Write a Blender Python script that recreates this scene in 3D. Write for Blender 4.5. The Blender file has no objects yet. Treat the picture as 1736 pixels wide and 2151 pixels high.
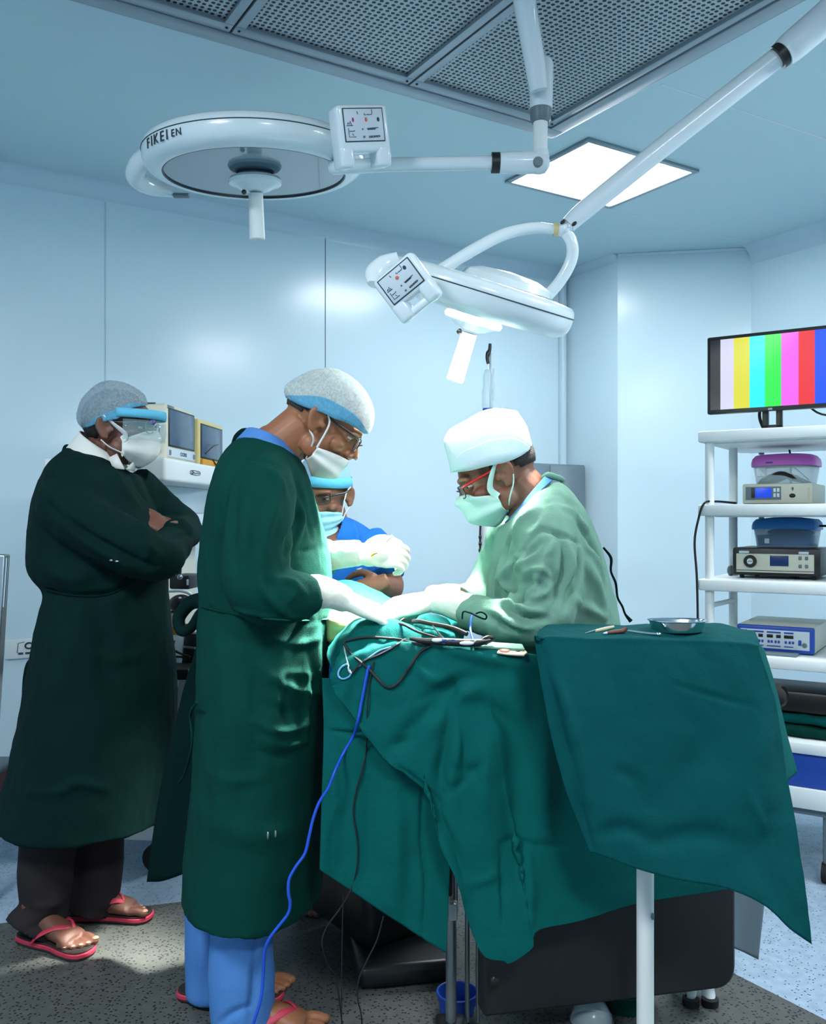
EXPO, BEAM, SCREEN, LAMP, LAMP2, BSPREAD = 0.14, 170.0, 1.0, 72.0, 32.0, 42
LIGHTS = [(2.95, 0.6), (-0.9, 1.2), (0.4, -0.9)]
import bpy, bmesh, math, random
import numpy as np
from mathutils import Vector, Matrix, noise
from mathutils.bvhtree import BVHTree
random.seed(4)
SC = bpy.context.scene
COL = SC.collection
F, CX, HV, EYE = 1900.0, 868.0, 1090.0, 1.27      # focal length in pixels of the 1736x2151 frame, horizon row, eye height
def P(u, v, Y):
    return Vector(((u - CX) / F * Y, Y, EYE - (v - HV) / F * Y))
def floor_at(u, v):
    return P(u, v, EYE * F / (v - HV))
SA, CA = 0.852, 0.524
def R(a, b, z):
    "room frame: a along the back wall, b towards it"
    return Vector((a * SA - b * CA, a * CA + b * SA, z))
V = Vector
def lin(c):
    c = c / 255.0
    return c / 12.92 if c <= 0.04045 else ((c + 0.055) / 1.055) ** 2.4
def rgb(r, g, b):
    return (lin(r), lin(g), lin(b), 1.0)

# ------------------------------------------------------------------ materials
def mat(name, col, rough=0.5, metal=0.0, bump=0.0, bscale=200.0, emit=None, estr=0.0, alpha=1.0, trans=0.0, coat=0.0, spec=0.5, vary=0.0, vscale=4.0, sheen=0.0, sss=0.0, ior=1.45):
    m = bpy.data.materials.new(name); m.use_nodes = True
    nt = m.node_tree; b = nt.nodes['Principled BSDF']
    b.inputs['Base Color'].default_value = col
    b.inputs['Roughness'].default_value = rough
    b.inputs['Metallic'].default_value = metal
    b.inputs['Alpha'].default_value = alpha
    b.inputs['Transmission Weight'].default_value = trans
    b.inputs['Coat Weight'].default_value = coat
    b.inputs['Specular IOR Level'].default_value = spec
    b.inputs['Sheen Weight'].default_value = sheen
    b.inputs['IOR'].default_value = ior
    if sss:
        b.inputs['Subsurface Weight'].default_value = sss
        b.inputs['Subsurface Radius'].default_value = (0.012, 0.005, 0.003)
    if emit:
        b.inputs['Emission Color'].default_value = emit
        b.inputs['Emission Strength'].default_value = estr
    tc = nt.nodes.new('ShaderNodeTexCoord')
    if bump:
        n = nt.nodes.new('ShaderNodeTexNoise'); n.inputs['Scale'].default_value = bscale; n.inputs['Detail'].default_value = 3
        bp = nt.nodes.new('ShaderNodeBump'); bp.inputs['Strength'].default_value = bump; bp.inputs['Distance'].default_value = 0.01
        nt.links.new(tc.outputs['Object'], n.inputs['Vector'])
        nt.links.new(n.outputs['Fac'], bp.inputs['Height'])
        nt.links.new(bp.outputs['Normal'], b.inputs['Normal'])
    if vary:
        n2 = nt.nodes.new('ShaderNodeTexNoise'); n2.inputs['Scale'].default_value = vscale; n2.inputs['Detail'].default_value = 5
        nt.links.new(tc.outputs['Object'], n2.inputs['Vector'])
        mx = nt.nodes.new('ShaderNodeMix'); mx.data_type = 'RGBA'
        mx.inputs[6].default_value = tuple(c * (1 - vary) for c in col[:3]) + (1,)
        mx.inputs[7].default_value = tuple(min(1, c * (1 + vary)) for c in col[:3]) + (1,)
        nt.links.new(n2.outputs['Fac'], mx.inputs[0]); nt.links.new(mx.outputs[2], b.inputs['Base Color'])
    return m
def cloth(name, col, vary=0.12, bump=0.25):
    m = mat(name, col, 0.85, bump=bump, bscale=420, vary=vary, vscale=7, spec=0.10)
    return m

def speckle(name, base, dark, scale, thr, rough):
    m = mat(name, base, rough)
    nt = m.node_tree; b = nt.nodes['Principled BSDF']
    tc = nt.nodes.new('ShaderNodeTexCoord')
    vo = nt.nodes.new('ShaderNodeTexVoronoi'); vo.inputs['Scale'].default_value = scale
    rp = nt.nodes.new('ShaderNodeValToRGB'); rp.color_ramp.elements[0].position = thr; rp.color_ramp.elements[1].position = thr + 0.06
    rp.color_ramp.elements[0].color = dark; rp.color_ramp.elements[1].color = base
    n = nt.nodes.new('ShaderNodeTexNoise'); n.inputs['Scale'].default_value = 30; n.inputs['Detail'].default_value = 6
    mx = nt.nodes.new('ShaderNodeMix'); mx.data_type = 'RGBA'; mx.blend_type = 'MULTIPLY'; mx.inputs[0].default_value = 0.5
    nt.links.new(tc.outputs['Object'], vo.inputs['Vector']); nt.links.new(tc.outputs['Object'], n.inputs['Vector'])
    nt.links.new(vo.outputs['Distance'], rp.inputs['Fac'])
    nt.links.new(rp.outputs['Color'], mx.inputs[6]); nt.links.new(n.outputs['Fac'], mx.inputs[7])
    nt.links.new(mx.outputs[2], b.inputs['Base Color'])
    return m

def perforated(name):
    m = mat(name, rgb(150, 158, 164), 0.42, 0.55)
    nt = m.node_tree; b = nt.nodes['Principled BSDF']
    tc = nt.nodes.new('ShaderNodeTexCoord')
    mp = nt.nodes.new('ShaderNodeMapping'); mp.inputs['Rotation'].default_value = (0, 0, -math.atan2(CA, SA))
    vo = nt.nodes.new('ShaderNodeTexVoronoi'); vo.inputs['Scale'].default_value = 52; vo.inputs['Randomness'].default_value = 0.18
    vo.voronoi_dimensions = '2D'
    rp = nt.nodes.new('ShaderNodeValToRGB'); rp.color_ramp.elements[0].position = 0.30; rp.color_ramp.elements[1].position = 0.36
    rp.color_ramp.elements[0].color = (0.012, 0.016, 0.018, 1); rp.color_ramp.elements[1].color = rgb(168, 178, 184)
    nt.links.new(tc.outputs['Object'], mp.inputs['Vector']); nt.links.new(mp.outputs['Vector'], vo.inputs['Vector'])
    nt.links.new(vo.outputs['Distance'], rp.inputs['Fac']); nt.links.new(rp.outputs['Color'], b.inputs['Base Color'])
    return m

def sheer(name, col, dens, streak=60.0):
    "thin non-woven cap fabric: partly see-through, with denser threads and pleats"
    m = bpy.data.materials.new(name); m.use_nodes = True
    nt = m.node_tree; b = nt.nodes['Principled BSDF']; out = nt.nodes['Material Output']
    b.inputs['Base Color'].default_value = col; b.inputs['Roughness'].default_value = 0.9; b.inputs['Specular IOR Level'].default_value = 0.2
    tc = nt.nodes.new('ShaderNodeTexCoord')
    n = nt.nodes.new('ShaderNodeTexNoise'); n.inputs['Scale'].default_value = streak; n.inputs['Detail'].default_value = 4; n.inputs['Distortion'].default_value = 1.2
    rp = nt.nodes.new('ShaderNodeMapRange'); rp.inputs['From Min'].default_value = 0.35; rp.inputs['From Max'].default_value = 0.7
    rp.inputs['To Min'].default_value = max(0, dens - 0.12); rp.inputs['To Max'].default_value = min(1, dens + 0.2)
    nt.links.new(tc.outputs['Object'], n.inputs['Vector']); nt.links.new(n.outputs['Fac'], rp.inputs['Value'])
    nt.links.new(rp.outputs['Result'], b.inputs['Alpha'])
    return m

M = {}
M['wall'] = mat('wall_paint', rgb(202, 224, 234), 0.20, spec=0.45, bump=0.02, bscale=3, coat=0.0)
M['ceil'] = mat('ceiling_paint', rgb(186, 212, 219), 0.42, spec=0.4)
M['trim'] = mat('cove_trim', rgb(190, 212, 224), 0.22, spec=0.5)
M['floor'] = speckle('floor_vinyl', rgb(168, 192, 214), rgb(70, 84, 100), 75, 0.16, 0.35)
M['mat'] = speckle('floor_dark_vinyl', rgb(88, 92, 90), rgb(36, 40, 40), 85, 0.28, 0.55)
M['steel'] = mat('brushed_steel', rgb(150, 160, 166), 0.32, 0.85, vary=0.05, vscale=3)
M['hoodsteel'] = mat('hood_steel', rgb(150, 160, 168), 0.36, 0.6)
M['chrome'] = mat('polished_steel', rgb(215, 222, 224), 0.12, 1.0)
M['perf'] = perforated('perforated_steel')
M['white'] = mat('white_enamel', rgb(206, 220, 226), 0.24, spec=0.5, coat=0.3)
M['whitem'] = mat('white_matt', rgb(214, 222, 224), 0.5)
M['greyp'] = mat('grey_plastic', rgb(96, 112, 120), 0.4)
M['black'] = mat('black_plastic', (0.008, 0.009, 0.010, 1), 0.4)
M['rubber'] = mat('black_rubber', (0.006, 0.007, 0.008, 1), 0.75)
M['darkpad'] = mat('black_padding', (0.010, 0.012, 0.013, 1), 0.55, bump=0.05, bscale=300)
M['beige'] = mat('beige_plastic', rgb(196, 196, 180), 0.45)
M['cream'] = mat('cream_plastic', rgb(206, 190, 132), 0.5)
M['screen_off'] = mat('dark_screen', rgb(66, 86, 108), 0.18)
M['panelw'] = mat('panel_pale', rgb(190, 202, 212), 0.35)
M['ink'] = mat('ink_dark', rgb(40, 58, 68), 0.6)
M['ink_red'] = mat('ink_magenta', rgb(150, 40, 100), 0.5)
M['ink_orange'] = mat('ink_orange', rgb(190, 100, 80), 0.5)
M['lampglass'] = mat('lamp_glass', rgb(74, 100, 118), 0.12, 0.0, spec=0.7, coat=0.5)
M['diffuser'] = mat('light_diffuser', (1, 1, 1, 1), 0.5, emit=(0.93, 0.98, 1.0, 1), estr=LAMP)
M['diffuser_near'] = mat('light_diffuser_near', (1, 1, 1, 1), 0.5, emit=(0.93, 0.98, 1.0, 1), estr=LAMP2)
M['lampon'] = mat('lit_lamp_glass', (1, 1, 1, 1), 0.3, emit=(1.0, 0.99, 0.94, 1), estr=14.0)
M['gown'] = cloth('dark_green_gown', rgb(2, 54, 47), 0.18)
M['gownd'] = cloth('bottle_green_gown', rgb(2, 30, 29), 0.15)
M['gownl'] = cloth('pale_green_gown', rgb(106, 144, 129), 0.12)
M['drape'] = cloth('teal_drape', rgb(2, 80, 78), 0.10)
M['drapeb'] = cloth('teal_cover', rgb(2, 68, 71), 0.10)
M['scrubs'] = cloth('blue_scrubs', rgb(76, 126, 190), 0.08)
M['scrubd'] = cloth('royal_blue_scrubs', rgb(32, 98, 178), 0.10)
M['trousers'] = cloth('dark_trousers', rgb(42, 38, 40), 0.08)
M['shirt'] = cloth('white_shirt', rgb(206, 210, 206), 0.03, 0.1)
M['mask'] = cloth('white_mask', rgb(214, 218, 216), 0.03, 0.12)
M['maskg'] = cloth('pale_green_mask', rgb(190, 226, 218), 0.04, 0.12)
M['maskb'] = cloth('pale_blue_mask', rgb(150, 198, 216), 0.04, 0.12)
M['capw'] = cloth('white_cap', rgb(206, 226, 232), 0.06, 0.15)
M['capb'] = cloth('blue_cap', rgb(128, 168, 188), 0.10, 0.15)
M['capband'] = cloth('cap_blue_band', rgb(96, 176, 208), 0.08, 0.2)
M['sheer1'] = sheer('sheer_cap_grey', rgb(150, 172, 184), 0.40, 150)
M['sheer2'] = sheer('sheer_cap_white', rgb(196, 208, 208), 0.52, 120)
M['sheerband'] = sheer('sheer_blue_band', rgb(96, 166, 200), 0.66, 120)
M['glove'] = mat('latex_glove', rgb(226, 226, 214), 0.5, bump=0.1, bscale=60, sss=0.05)
M['skin1'] = mat('skin_deep_brown', rgb(98, 62, 50), 0.5, bump=0.08, bscale=180, vary=0.12, vscale=20, sss=0.08)
M['skin2'] = mat('skin_brown', rgb(142, 92, 64), 0.48, bump=0.08, bscale=180, vary=0.12, vscale=20, sss=0.08)
M['skin3'] = mat('skin_dark_brown', rgb(112, 72, 54), 0.48, bump=0.08, bscale=180, vary=0.14, vscale=20, sss=0.08)
M['skin4'] = mat('skin_umber', rgb(110, 72, 52), 0.5, bump=0.08, bscale=180, vary=0.12, vscale=20, sss=0.08)
M['hair'] = mat('cropped_hair', (0.012, 0.011, 0.011, 1), 0.8, bump=0.6, bscale=350)
M['hairg'] = mat('greying_hair', (0.045, 0.042, 0.04, 1), 0.8, bump=0.6, bscale=350)
M['eye'] = mat('eye_white', rgb(200, 196, 190), 0.2)
M['iris'] = mat('eye_iris', (0.01, 0.006, 0.004, 1), 0.1)
M['nail'] = mat('nail', rgb(168, 128, 104), 0.35)
M['redplastic'] = mat('red_frame', rgb(205, 40, 36), 0.25, coat=0.5)
M['sandal'] = mat('red_rubber', rgb(178, 48, 72), 0.55)
M['sandalt'] = mat('dark_footbed', (0.018, 0.012, 0.012, 1), 0.7)
def clearmat(name, col, a, rough=0.08):
    return mat(name, col, rough, alpha=a, spec=0.6)
M['lens'] = clearmat('clear_lens', rgb(150, 190, 200), 0.18)
M['lensd'] = clearmat('smoke_lens', rgb(50, 50, 50), 0.45)
M['clearp'] = clearmat('clear_plastic', rgb(200, 220, 228), 0.32, 0.2)
M['clearbl'] = clearmat('clear_blue_plastic', rgb(120, 150, 178), 0.45, 0.2)
M['purple'] = mat('purple_plastic', rgb(70, 66, 130), 0.4)
M['pink'] = mat('pink_lid', rgb(190, 92, 182), 0.35)
M['bluelid'] = mat('blue_lid', rgb(14, 96, 164), 0.35)
M['blued'] = mat('deep_blue_panel', rgb(30, 72, 164), 0.4)
M['palecable'] = mat('pale_blue_cable', rgb(96, 160, 206), 0.4)
M['bluecable'] = mat('blue_cable', rgb(24, 74, 190), 0.4)
M['yellow'] = mat('amber_plastic', rgb(196, 140, 34), 0.5)
M['yellowbag'] = mat('yellow_bag', rgb(206, 206, 140), 0.4, bump=0.3, bscale=30)
M['orangegrip'] = mat('brown_grip', rgb(96, 56, 44), 0.45)
M['lcd'] = mat('blue_lcd', rgb(20, 60, 190), 0.3, emit=rgb(20, 70, 220), estr=0.5)
M['lcdd'] = mat('navy_lcd', rgb(24, 48, 96), 0.25)
M['paper'] = mat('paper', rgb(196, 188, 160), 0.6)
M['darkred'] = mat('dark_red_plastic', rgb(110, 28, 36), 0.5)
M['gauze'] = mat('gauze', rgb(176, 196, 130), 0.8)
M['darkgrey'] = mat('charcoal_metal', (0.03, 0.033, 0.035, 1), 0.35, 0.6)

# ------------------------------------------------------------------ mesh building
class MB:
    def __init__(s): s.v = []; s.f = []; s.mi = []
    def add(s, vs, fs, mi=0):
        b = len(s.v); s.v += [V(p) for p in vs]; s.f += [tuple(i + b for i in f) for f in fs]; s.mi += [mi] * len(fs); return s
    def box(s, c, size, bevel=0.0, mx=None, seg=2, mi=0):
        bm = bmesh.new(); bmesh.ops.create_cube(bm, size=1.0)
        bmesh.ops.scale(bm, vec=V(size), verts=bm.verts)
        if bevel > 0:
            bmesh.ops.bevel(bm, geom=list(bm.edges), offset=min(bevel, min(size) * 0.49), segments=seg, affect='EDGES', profile=0.5)
        mx = mx or Matrix()
        bm.verts.index_update()
        vs = [mx @ (v.co + V(c)) for v in bm.verts]; fs = [[v.index for v in f.verts] for f in bm.faces]
        bm.free(); return s.add(vs, fs, mi)
    def ell(s, mx, n=20, m=14):
        vs = []; fs = []
        for j in range(m + 1):
            t = math.pi * j / m
            for i in range(n):
                p = 2 * math.pi * i / n
                vs.append(mx @ V((math.sin(t) * math.cos(p), math.sin(t) * math.sin(p), math.cos(t))))
        for j in range(m):
            for i in range(n):
                a, b = j * n + i, j * n + (i + 1) % n
                fs.append((a, a + n, b + n, b))
        return s.add(vs, fs)
    def sph(s, c, r, n=20):
        r = (r, r, r) if not hasattr(r, '__len__') else r
        return s.ell(Matrix.Translation(V(c)) @ Matrix.Diagonal((r[0], r[1], r[2], 1)), n, max(8, n * 2 // 3))
    def tube(s, pts, rad, n=14, smooth=0, cap=True, flat=None):
        pts = [V(p) for p in pts]
        rad = list(rad) if hasattr(rad, '__len__') else [rad] * len(pts)
        if smooth:
            pts, rad = cr(pts, rad, smooth)
        rings = []; ref = None
        for i, p in enumerate(pts):
            d = (pts[min(i + 1, len(pts) - 1)] - pts[max(i - 1, 0)])
            d = d.normalized() if d.length > 1e-9 else V((0, 0, 1))
            if ref is None:
                up = V((0, 0, 1)) if abs(d.z) < 0.9 else V((1, 0, 0))
                if flat is not None: up = V(flat)
                x = up.cross(d).normalized()
            else:
                x = (ref - d * ref.dot(d)).normalized()
            ref = x; y = d.cross(x)
            r = rad[i]; r = r if hasattr(r, '__len__') else (r, r)
            rings.append([p + x * (r[0] * math.cos(2 * math.pi * k / n)) + y * (r[1] * math.sin(2 * math.pi * k / n)) for k in range(n)])
        return s.rings(rings, cap)
    def rings(s, rings, cap=True, closed=True, capends=(True, True)):
        n = len(rings[0]); vs = [p for r in rings for p in r]; fs = []
        for j in range(len(rings) - 1):
            for i in range(n if closed else n - 1):
                a, b = j * n + i, j * n + (i + 1) % n
                fs.append((a, b, b + n, a + n))
        if cap:
            if capends[0]: fs.append(tuple(range(n))[::-1])
            if capends[1]: fs.append(tuple(range((len(rings) - 1) * n, len(rings) * n)))
        return s.add(vs, fs)
    def lathe(s, prof, mx=None, n=48, cap=False):
        mx = mx or Matrix()
        return s.rings([[mx @ V((r * math.cos(2 * math.pi * k / n), r * math.sin(2 * math.pi * k / n), z)) for k in range(n)] for r, z in prof], cap)
    def prism(s, outline, mx, d0, d1):
        n = len(outline)
        vs = [mx @ V((x, y, d0)) for x, y in outline] + [mx @ V((x, y, d1)) for x, y in outline]
        fs = [tuple(range(n))[::-1], tuple(range(n, 2 * n))] + [(i, (i + 1) % n, (i + 1) % n + n, i + n) for i in range(n)]
        return s.add(vs, fs)
    def grid(s, rows):
        n = len(rows[0]); vs = [p for r in rows for p in r]
        return s.add(vs, [(j * n + i, j * n + i + 1, (j + 1) * n + i + 1, (j + 1) * n + i) for j in range(len(rows) - 1) for i in range(n - 1)])
    def mesh(s, name):
        me = bpy.data.meshes.new(name)
        me.from_pydata([tuple(p) for p in s.v], [], s.f); me.update()
        if any(s.mi):
            for p, k in zip(me.polygons, s.mi): p.material_index = k
        bm = bmesh.new(); bm.from_mesh(me); bmesh.ops.recalc_face_normals(bm, faces=bm.faces); bm.to_mesh(me); bm.free()
        return me
    def build(s, name, m, parent=None, smooth=True, bevel=0.0, origin=None, solid=0.0, angle=40):
        return link(name, s.mesh(name), m, parent, smooth, bevel, origin, solid, angle)

def world_loc(o):
    l = V((0, 0, 0))
    while o is not None:
        l += o.location; o = o.parent
    return l
def link(name, me, m, parent=None, smooth=True, bevel=0.0, origin=None, solid=0.0, angle=40):
    ms = m if isinstance(m, (list, tuple)) else [m]
    if len(me.materials): me.materials.clear()
    for k in ms: me.materials.append(M[k] if isinstance(k, str) else k)
    o = bpy.data.objects.new(name, me); COL.objects.link(o)
    base = world_loc(parent) if parent else (V(origin) if origin is not None else V((0, 0, 0)))
    if origin is None and parent is None and len(me.vertices):
        co = np.empty(len(me.vertices) * 3); me.vertices.foreach_get('co', co); co = co.reshape(-1, 3)
        lo, hi = co.min(0), co.max(0); base = V(((lo[0] + hi[0]) / 2, (lo[1] + hi[1]) / 2, lo[2]))
    me.transform(Matrix.Translation(-base))
    if parent: o.parent = parent
    else: o.location = base
    if smooth:
        me.shade_smooth()
        try:
            me.set_sharp_from_angle(angle=math.radians(angle))
        except Exception: pass
    if bevel:
        b = o.modifiers.new('bevel', 'BEVEL'); b.width = bevel; b.segments = 2; b.limit_method = 'ANGLE'
    if solid:
        sm = o.modifiers.new('solid', 'SOLIDIFY'); sm.thickness = solid; sm.offset = 0
    return o
def tag(o, label, cat, group=None):
    o['label'] = label; o['category'] = cat
    if group: o['group'] = group
    return o
def thing(name, label, cat, loc, group=None):
    o = bpy.data.objects.new(name, None); COL.objects.link(o); o.location = loc
    o.empty_display_size = 0.1
    return tag(o, label, cat, group)
def struct(name, mb, m, **k):
    o = mb.build(name, m, origin=(0, 0, 0), **k); o['kind'] = 'structure'; return o

def cr(pts, rad, sub):
    "Catmull-Rom through points and radii"
    P4 = [pts[0] * 2 - pts[1]] + list(pts) + [pts[-1] * 2 - pts[-2]]
    R4 = [rad[0]] + list(rad) + [rad[-1]]
    op, orr = [], []
    for i in range(1, len(P4) - 2):
        for k in range(sub):
            t = k / sub
            a, b, c, d = P4[i - 1], P4[i], P4[i + 1], P4[i + 2]
            op.append(0.5 * ((2 * b) + (c - a) * t + (2 * a - 5 * b + 4 * c - d) * t * t + (3 * b - a - 3 * c + d) * t ** 3))
            r0, r1 = R4[i], R4[i + 1]
            if hasattr(r0, '__len__') or hasattr(r1, '__len__'):
                r0 = r0 if hasattr(r0, '__len__') else (r0, r0); r1 = r1 if hasattr(r1, '__len__') else (r1, r1)
                orr.append((r0[0] + (r1[0] - r0[0]) * t, r0[1] + (r1[1] - r0[1]) * t))
            else:
                orr.append(r0 + (r1 - r0) * t)
    op.append(pts[-1]); orr.append(rad[-1])
    return op, orr

def clay(mbs, voxel, smooth=4, fac=0.5):
    "join closed shapes into ONE continuous surface"
    big = MB()
    for m in (mbs if isinstance(mbs, (list, tuple)) else [mbs]): big.add(m.v, m.f)
    me = bpy.data.meshes.new('tmp'); me.from_pydata([tuple(p) for p in big.v], [], big.f); me.update()
    bm = bmesh.new(); bm.from_mesh(me)
    bmesh.ops.triangulate(bm, faces=[f for f in bm.faces if len(f.verts) > 4]); bmesh.ops.recalc_face_normals(bm, faces=bm.faces); bm.to_mesh(me); bm.free()
    o = bpy.data.objects.new('tmp', me); COL.objects.link(o)
    r = o.modifiers.new('r', 'REMESH'); r.mode = 'VOXEL'; r.voxel_size = voxel
    if smooth:
        s = o.modifiers.new('s', 'SMOOTH'); s.factor = fac; s.iterations = smooth
    dg = bpy.context.evaluated_depsgraph_get(); dg.update()
    res = bpy.data.meshes.new_from_object(o.evaluated_get(dg))
    bpy.data.objects.remove(o); bpy.data.meshes.remove(me)
    return res
def co_of(me):
    a = np.empty(len(me.vertices) * 3); me.vertices.foreach_get('co', a); return a.reshape(-1, 3)
def no_of(me):
    a = np.empty(len(me.vertices) * 3); me.vertices.foreach_get('normal', a); return a.reshape(-1, 3)
def put(me, a):
    me.vertices.foreach_set('co', a.reshape(-1)); me.update()
def bvh_of(me):
    return BVHTree.FromPolygons([v.co for v in me.vertices], [tuple(p.vertices) for p in me.polygons])
CAM = V((0, 0, EYE))
def hit(bvh, u, v, off=0.0):
    d = (P(u, v, 1.0) - CAM).normalized()
    h = bvh.ray_cast(CAM, d)
    return None if h[0] is None else h[0] - d * off
def wrinkle(me, amp, sc, seed=0.0, ridged=True, octs=2):
    co = co_of(me); no = no_of(me); d = np.zeros(len(co))
    for i, p in enumerate(co):
        q = V((p[0] * sc[0] + seed, p[1] * sc[1] + seed, p[2] * sc[2])); a = 1.0; t = 0.0
        for k in range(octs):
            n = noise.noise(q)
            t += a * ((1 - abs(n) * 2.2) if ridged else n); a *= 0.5; q = q * 2.1
        d[i] = t
    put(me, co + no * (d - d.mean())[:, None] * amp)
CG = 1.7
def creases(me, lines, gain=1.0, wk=1.0):
    "fold lines traced on the surface: ridges (+) and valleys (-)"
    bvh = bvh_of(me); co = co_of(me); no = no_of(me); disp = np.zeros(len(co))
    for pts, amp, w in lines:
        amp *= gain; w *= wk
        q = [hit(bvh, *p) for p in pts]; q = [p for p in q if p is not None]
        if len(q) < 2: continue
        q, _ = cr(q, [0] * len(q), 10)
        q = np.array([tuple(p) for p in q]); n = len(q)
        best = np.full(len(co), 1e9); taper = np.zeros(len(co))
        lo, hi = q.min(0) - 3 * w, q.max(0) + 3 * w
        idx = np.where(((co > lo) & (co < hi)).all(1))[0]
        if not len(idx): continue
        c = co[idx]
        for i in range(n):
            dd = ((c - q[i]) ** 2).sum(1)
            b = dd < best[idx]
            best[idx[b]] = dd[b]; taper[idx[b]] = math.sin(math.pi * (0.12 + 0.76 * i / (n - 1)))
        disp += CG * amp * np.exp(-best / (w * w)) * np.clip(taper, 0, 1)
    put(me, co + no * disp[:, None])
def smooth_mesh(me, it=1):
    bm = bmesh.new(); bm.from_mesh(me)
    for _ in range(it): bmesh.ops.smooth_vert(bm, verts=bm.verts, factor=0.5, use_axis_x=True, use_axis_y=True, use_axis_z=True)
    bm.to_mesh(me); bm.free()

def sect(L, Rr, Y, ry, dz=0.0, n=40, e=2.0, dy=0.0):
    "cross-section of a garment: left and right outline points at depth Y, half-depth ry"
    a, b = P(L[0], L[1], Y - dy), P(Rr[0], Rr[1], Y + dy); c = (a + b) / 2; ax = (b - a) / 2; ay = V((0, -ry, dz))
    out = []
    for k in range(n):
        t = 2 * math.pi * k / n; cs, sn = math.cos(t), math.sin(t)
        x = math.copysign(abs(cs) ** (2 / e), cs); y = math.copysign(abs(sn) ** (2 / e), sn)
        out.append(c + ax * x + ay * y)
    return out
def ring_lerp(rings, sub):
    out = []
    for i in range(len(rings) - 1):
        r0, r1, r2, r3 = rings[max(i - 1, 0)], rings[i], rings[i + 1], rings[min(i + 2, len(rings) - 1)]
        for k in range(sub):
            t = k / sub
            out.append([0.5 * ((2 * b) + (c - a) * t + (2 * a - 5 * b + 4 * c - d) * t * t + (3 * b - a - 3 * c + d) * t ** 3) for a, b, c, d in zip(r0, r1, r2, r3)])
    out.append(rings[-1]); return out
def hollow(rings, inset, up):
    "open the hem: return inside the garment so it has thickness and a hollow"
    last = rings[-1]; c = sum(last, V((0, 0, 0))) / len(last)
    r1 = [p + (c - p).normalized() * inset for p in last]
    r2 = [p + V((0, 0, up * .6)) + (c - p) * .24 for p in last]
    return rings + [r1, r2]

def sheet(rows, nu, nv):
    "smooth cloth surface through rows of (u, v, depth) points"
    rr = [[P(*q) if not isinstance(q, Vector) else q for q in r] for r in rows]
    def interp(seq, n):
        m = len(seq) - 1; out = []
        for k in range(n + 1):
            x = k / n * m; i = min(int(x), m - 1); t = x - i
            a, b, c, d = seq[max(i - 1, 0)], seq[i], seq[i + 1], seq[min(i + 2, m)]
            if i == 0: a = b * 2 - c
            if i == m - 1: d = c * 2 - b
            out.append(0.5 * ((2 * b) + (c - a) * t + (2 * a - 5 * b + 4 * c - d) * t * t + (3 * b - a - 3 * c + d) * t ** 3))
        return out
    wide = [interp(r, nu) for r in rr]
    cols = [interp([w[i] for w in wide], nv) for i in range(nu + 1)]
    mb = MB(); mb.grid([[cols[i][j] for i in range(nu + 1)] for j in range(nv + 1)])
    me = bpy.data.meshes.new('sheet'); me.from_pydata([tuple(p) for p in mb.v], [], mb.f); me.update()
    return me
def text_mesh(body, size, depth, mx, offs=0.0):
    cu = bpy.data.curves.new('t', 'FONT'); cu.body = body; cu.size = size; cu.extrude = depth; cu.align_x = 'CENTER'; cu.align_y = 'CENTER'; cu.offset = offs
    o = bpy.data.objects.new('t', cu); COL.objects.link(o)
    dg = bpy.context.evaluated_depsgraph_get(); dg.update()
    me = bpy.data.meshes.new_from_object(o.evaluated_get(dg)); bpy.data.objects.remove(o); bpy.data.curves.remove(cu)
    me.transform(mx); return me
def frame(o, x, y, z):
    m = Matrix.Identity(4)
    for i, a in enumerate((x, y, z)):
        a = V(a).normalized()
        m[0][i], m[1][i], m[2][i] = a.x, a.y, a.z
    m[0][3], m[1][3], m[2][3] = o[0], o[1], o[2]
    return m
# ------------------------------------------------------------------ camera, world, light
cam = bpy.data.cameras.new('camera'); co = bpy.data.objects.new('camera', cam); COL.objects.link(co)
co.location = CAM; co.rotation_euler = (math.pi / 2, 0, 0)
cam.sensor_fit = 'HORIZONTAL'; cam.sensor_width = 36; cam.lens = 36 * F / 1736; cam.shift_y = (HV - 1075.5) / 1736
cam.clip_start = 0.05
SC.camera = co
w = bpy.data.worlds.new('world'); SC.world = w; w.use_nodes = True
w.node_tree.nodes['Background'].inputs['Color'].default_value = (0.6, 0.75, 0.9, 1); w.node_tree.nodes['Background'].inputs['Strength'].default_value = 0.0
SC.view_settings.view_transform = 'Standard'; SC.view_settings.look = 'None'; SC.view_settings.gamma = 1.0; SC.view_settings.use_curve_mapping = False
SC.view_settings.exposure = EXPO

# ------------------------------------------------------------------ room shell
H = 2.87
A0, B0, A1, B1 = -2.6, -4.2, 3.918, 4.473       # left wall, front wall, start of the cut corner, back wall
S1p, S2p = (3.918, 4.008), (4.495, 3.500)       # cut corner ends (a, b)
def wallbox(name, p, q, t=0.08, z0=0.0, z1=H):
    p0, q0 = R(p[0], p[1], 0), R(q[0], q[1], 0); d = (q0 - p0).normalized(); n = V((d.y, -d.x, 0))
    if n.dot(R(1.2, 1.0, 0) - p0) > 0: n = -n
    mb = MB(); o = [p0, q0, q0 + n * t, p0 + n * t]
    mb.add([x + V((0, 0, z0)) for x in o] + [x + V((0, 0, z1)) for x in o], [(0, 1, 2, 3), (4, 5, 6, 7), (0, 1, 5, 4), (1, 2, 6, 5), (2, 3, 7, 6), (3, 0, 4, 7)])
    return struct(name, mb, 'wall', smooth=False)
wallbox('wall_back', (A0, B1), (A1, B1))
wallbox('wall_right', (A1, B1), S1p)
wallbox('wall_right.001', S1p, S2p)
wallbox('wall_right.002', S2p, (4.495, B0))
wallbox('wall_left', (A0, B0), (A0, B1))
wallbox('wall_front', (A0, B0), (4.495, B0))
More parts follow.
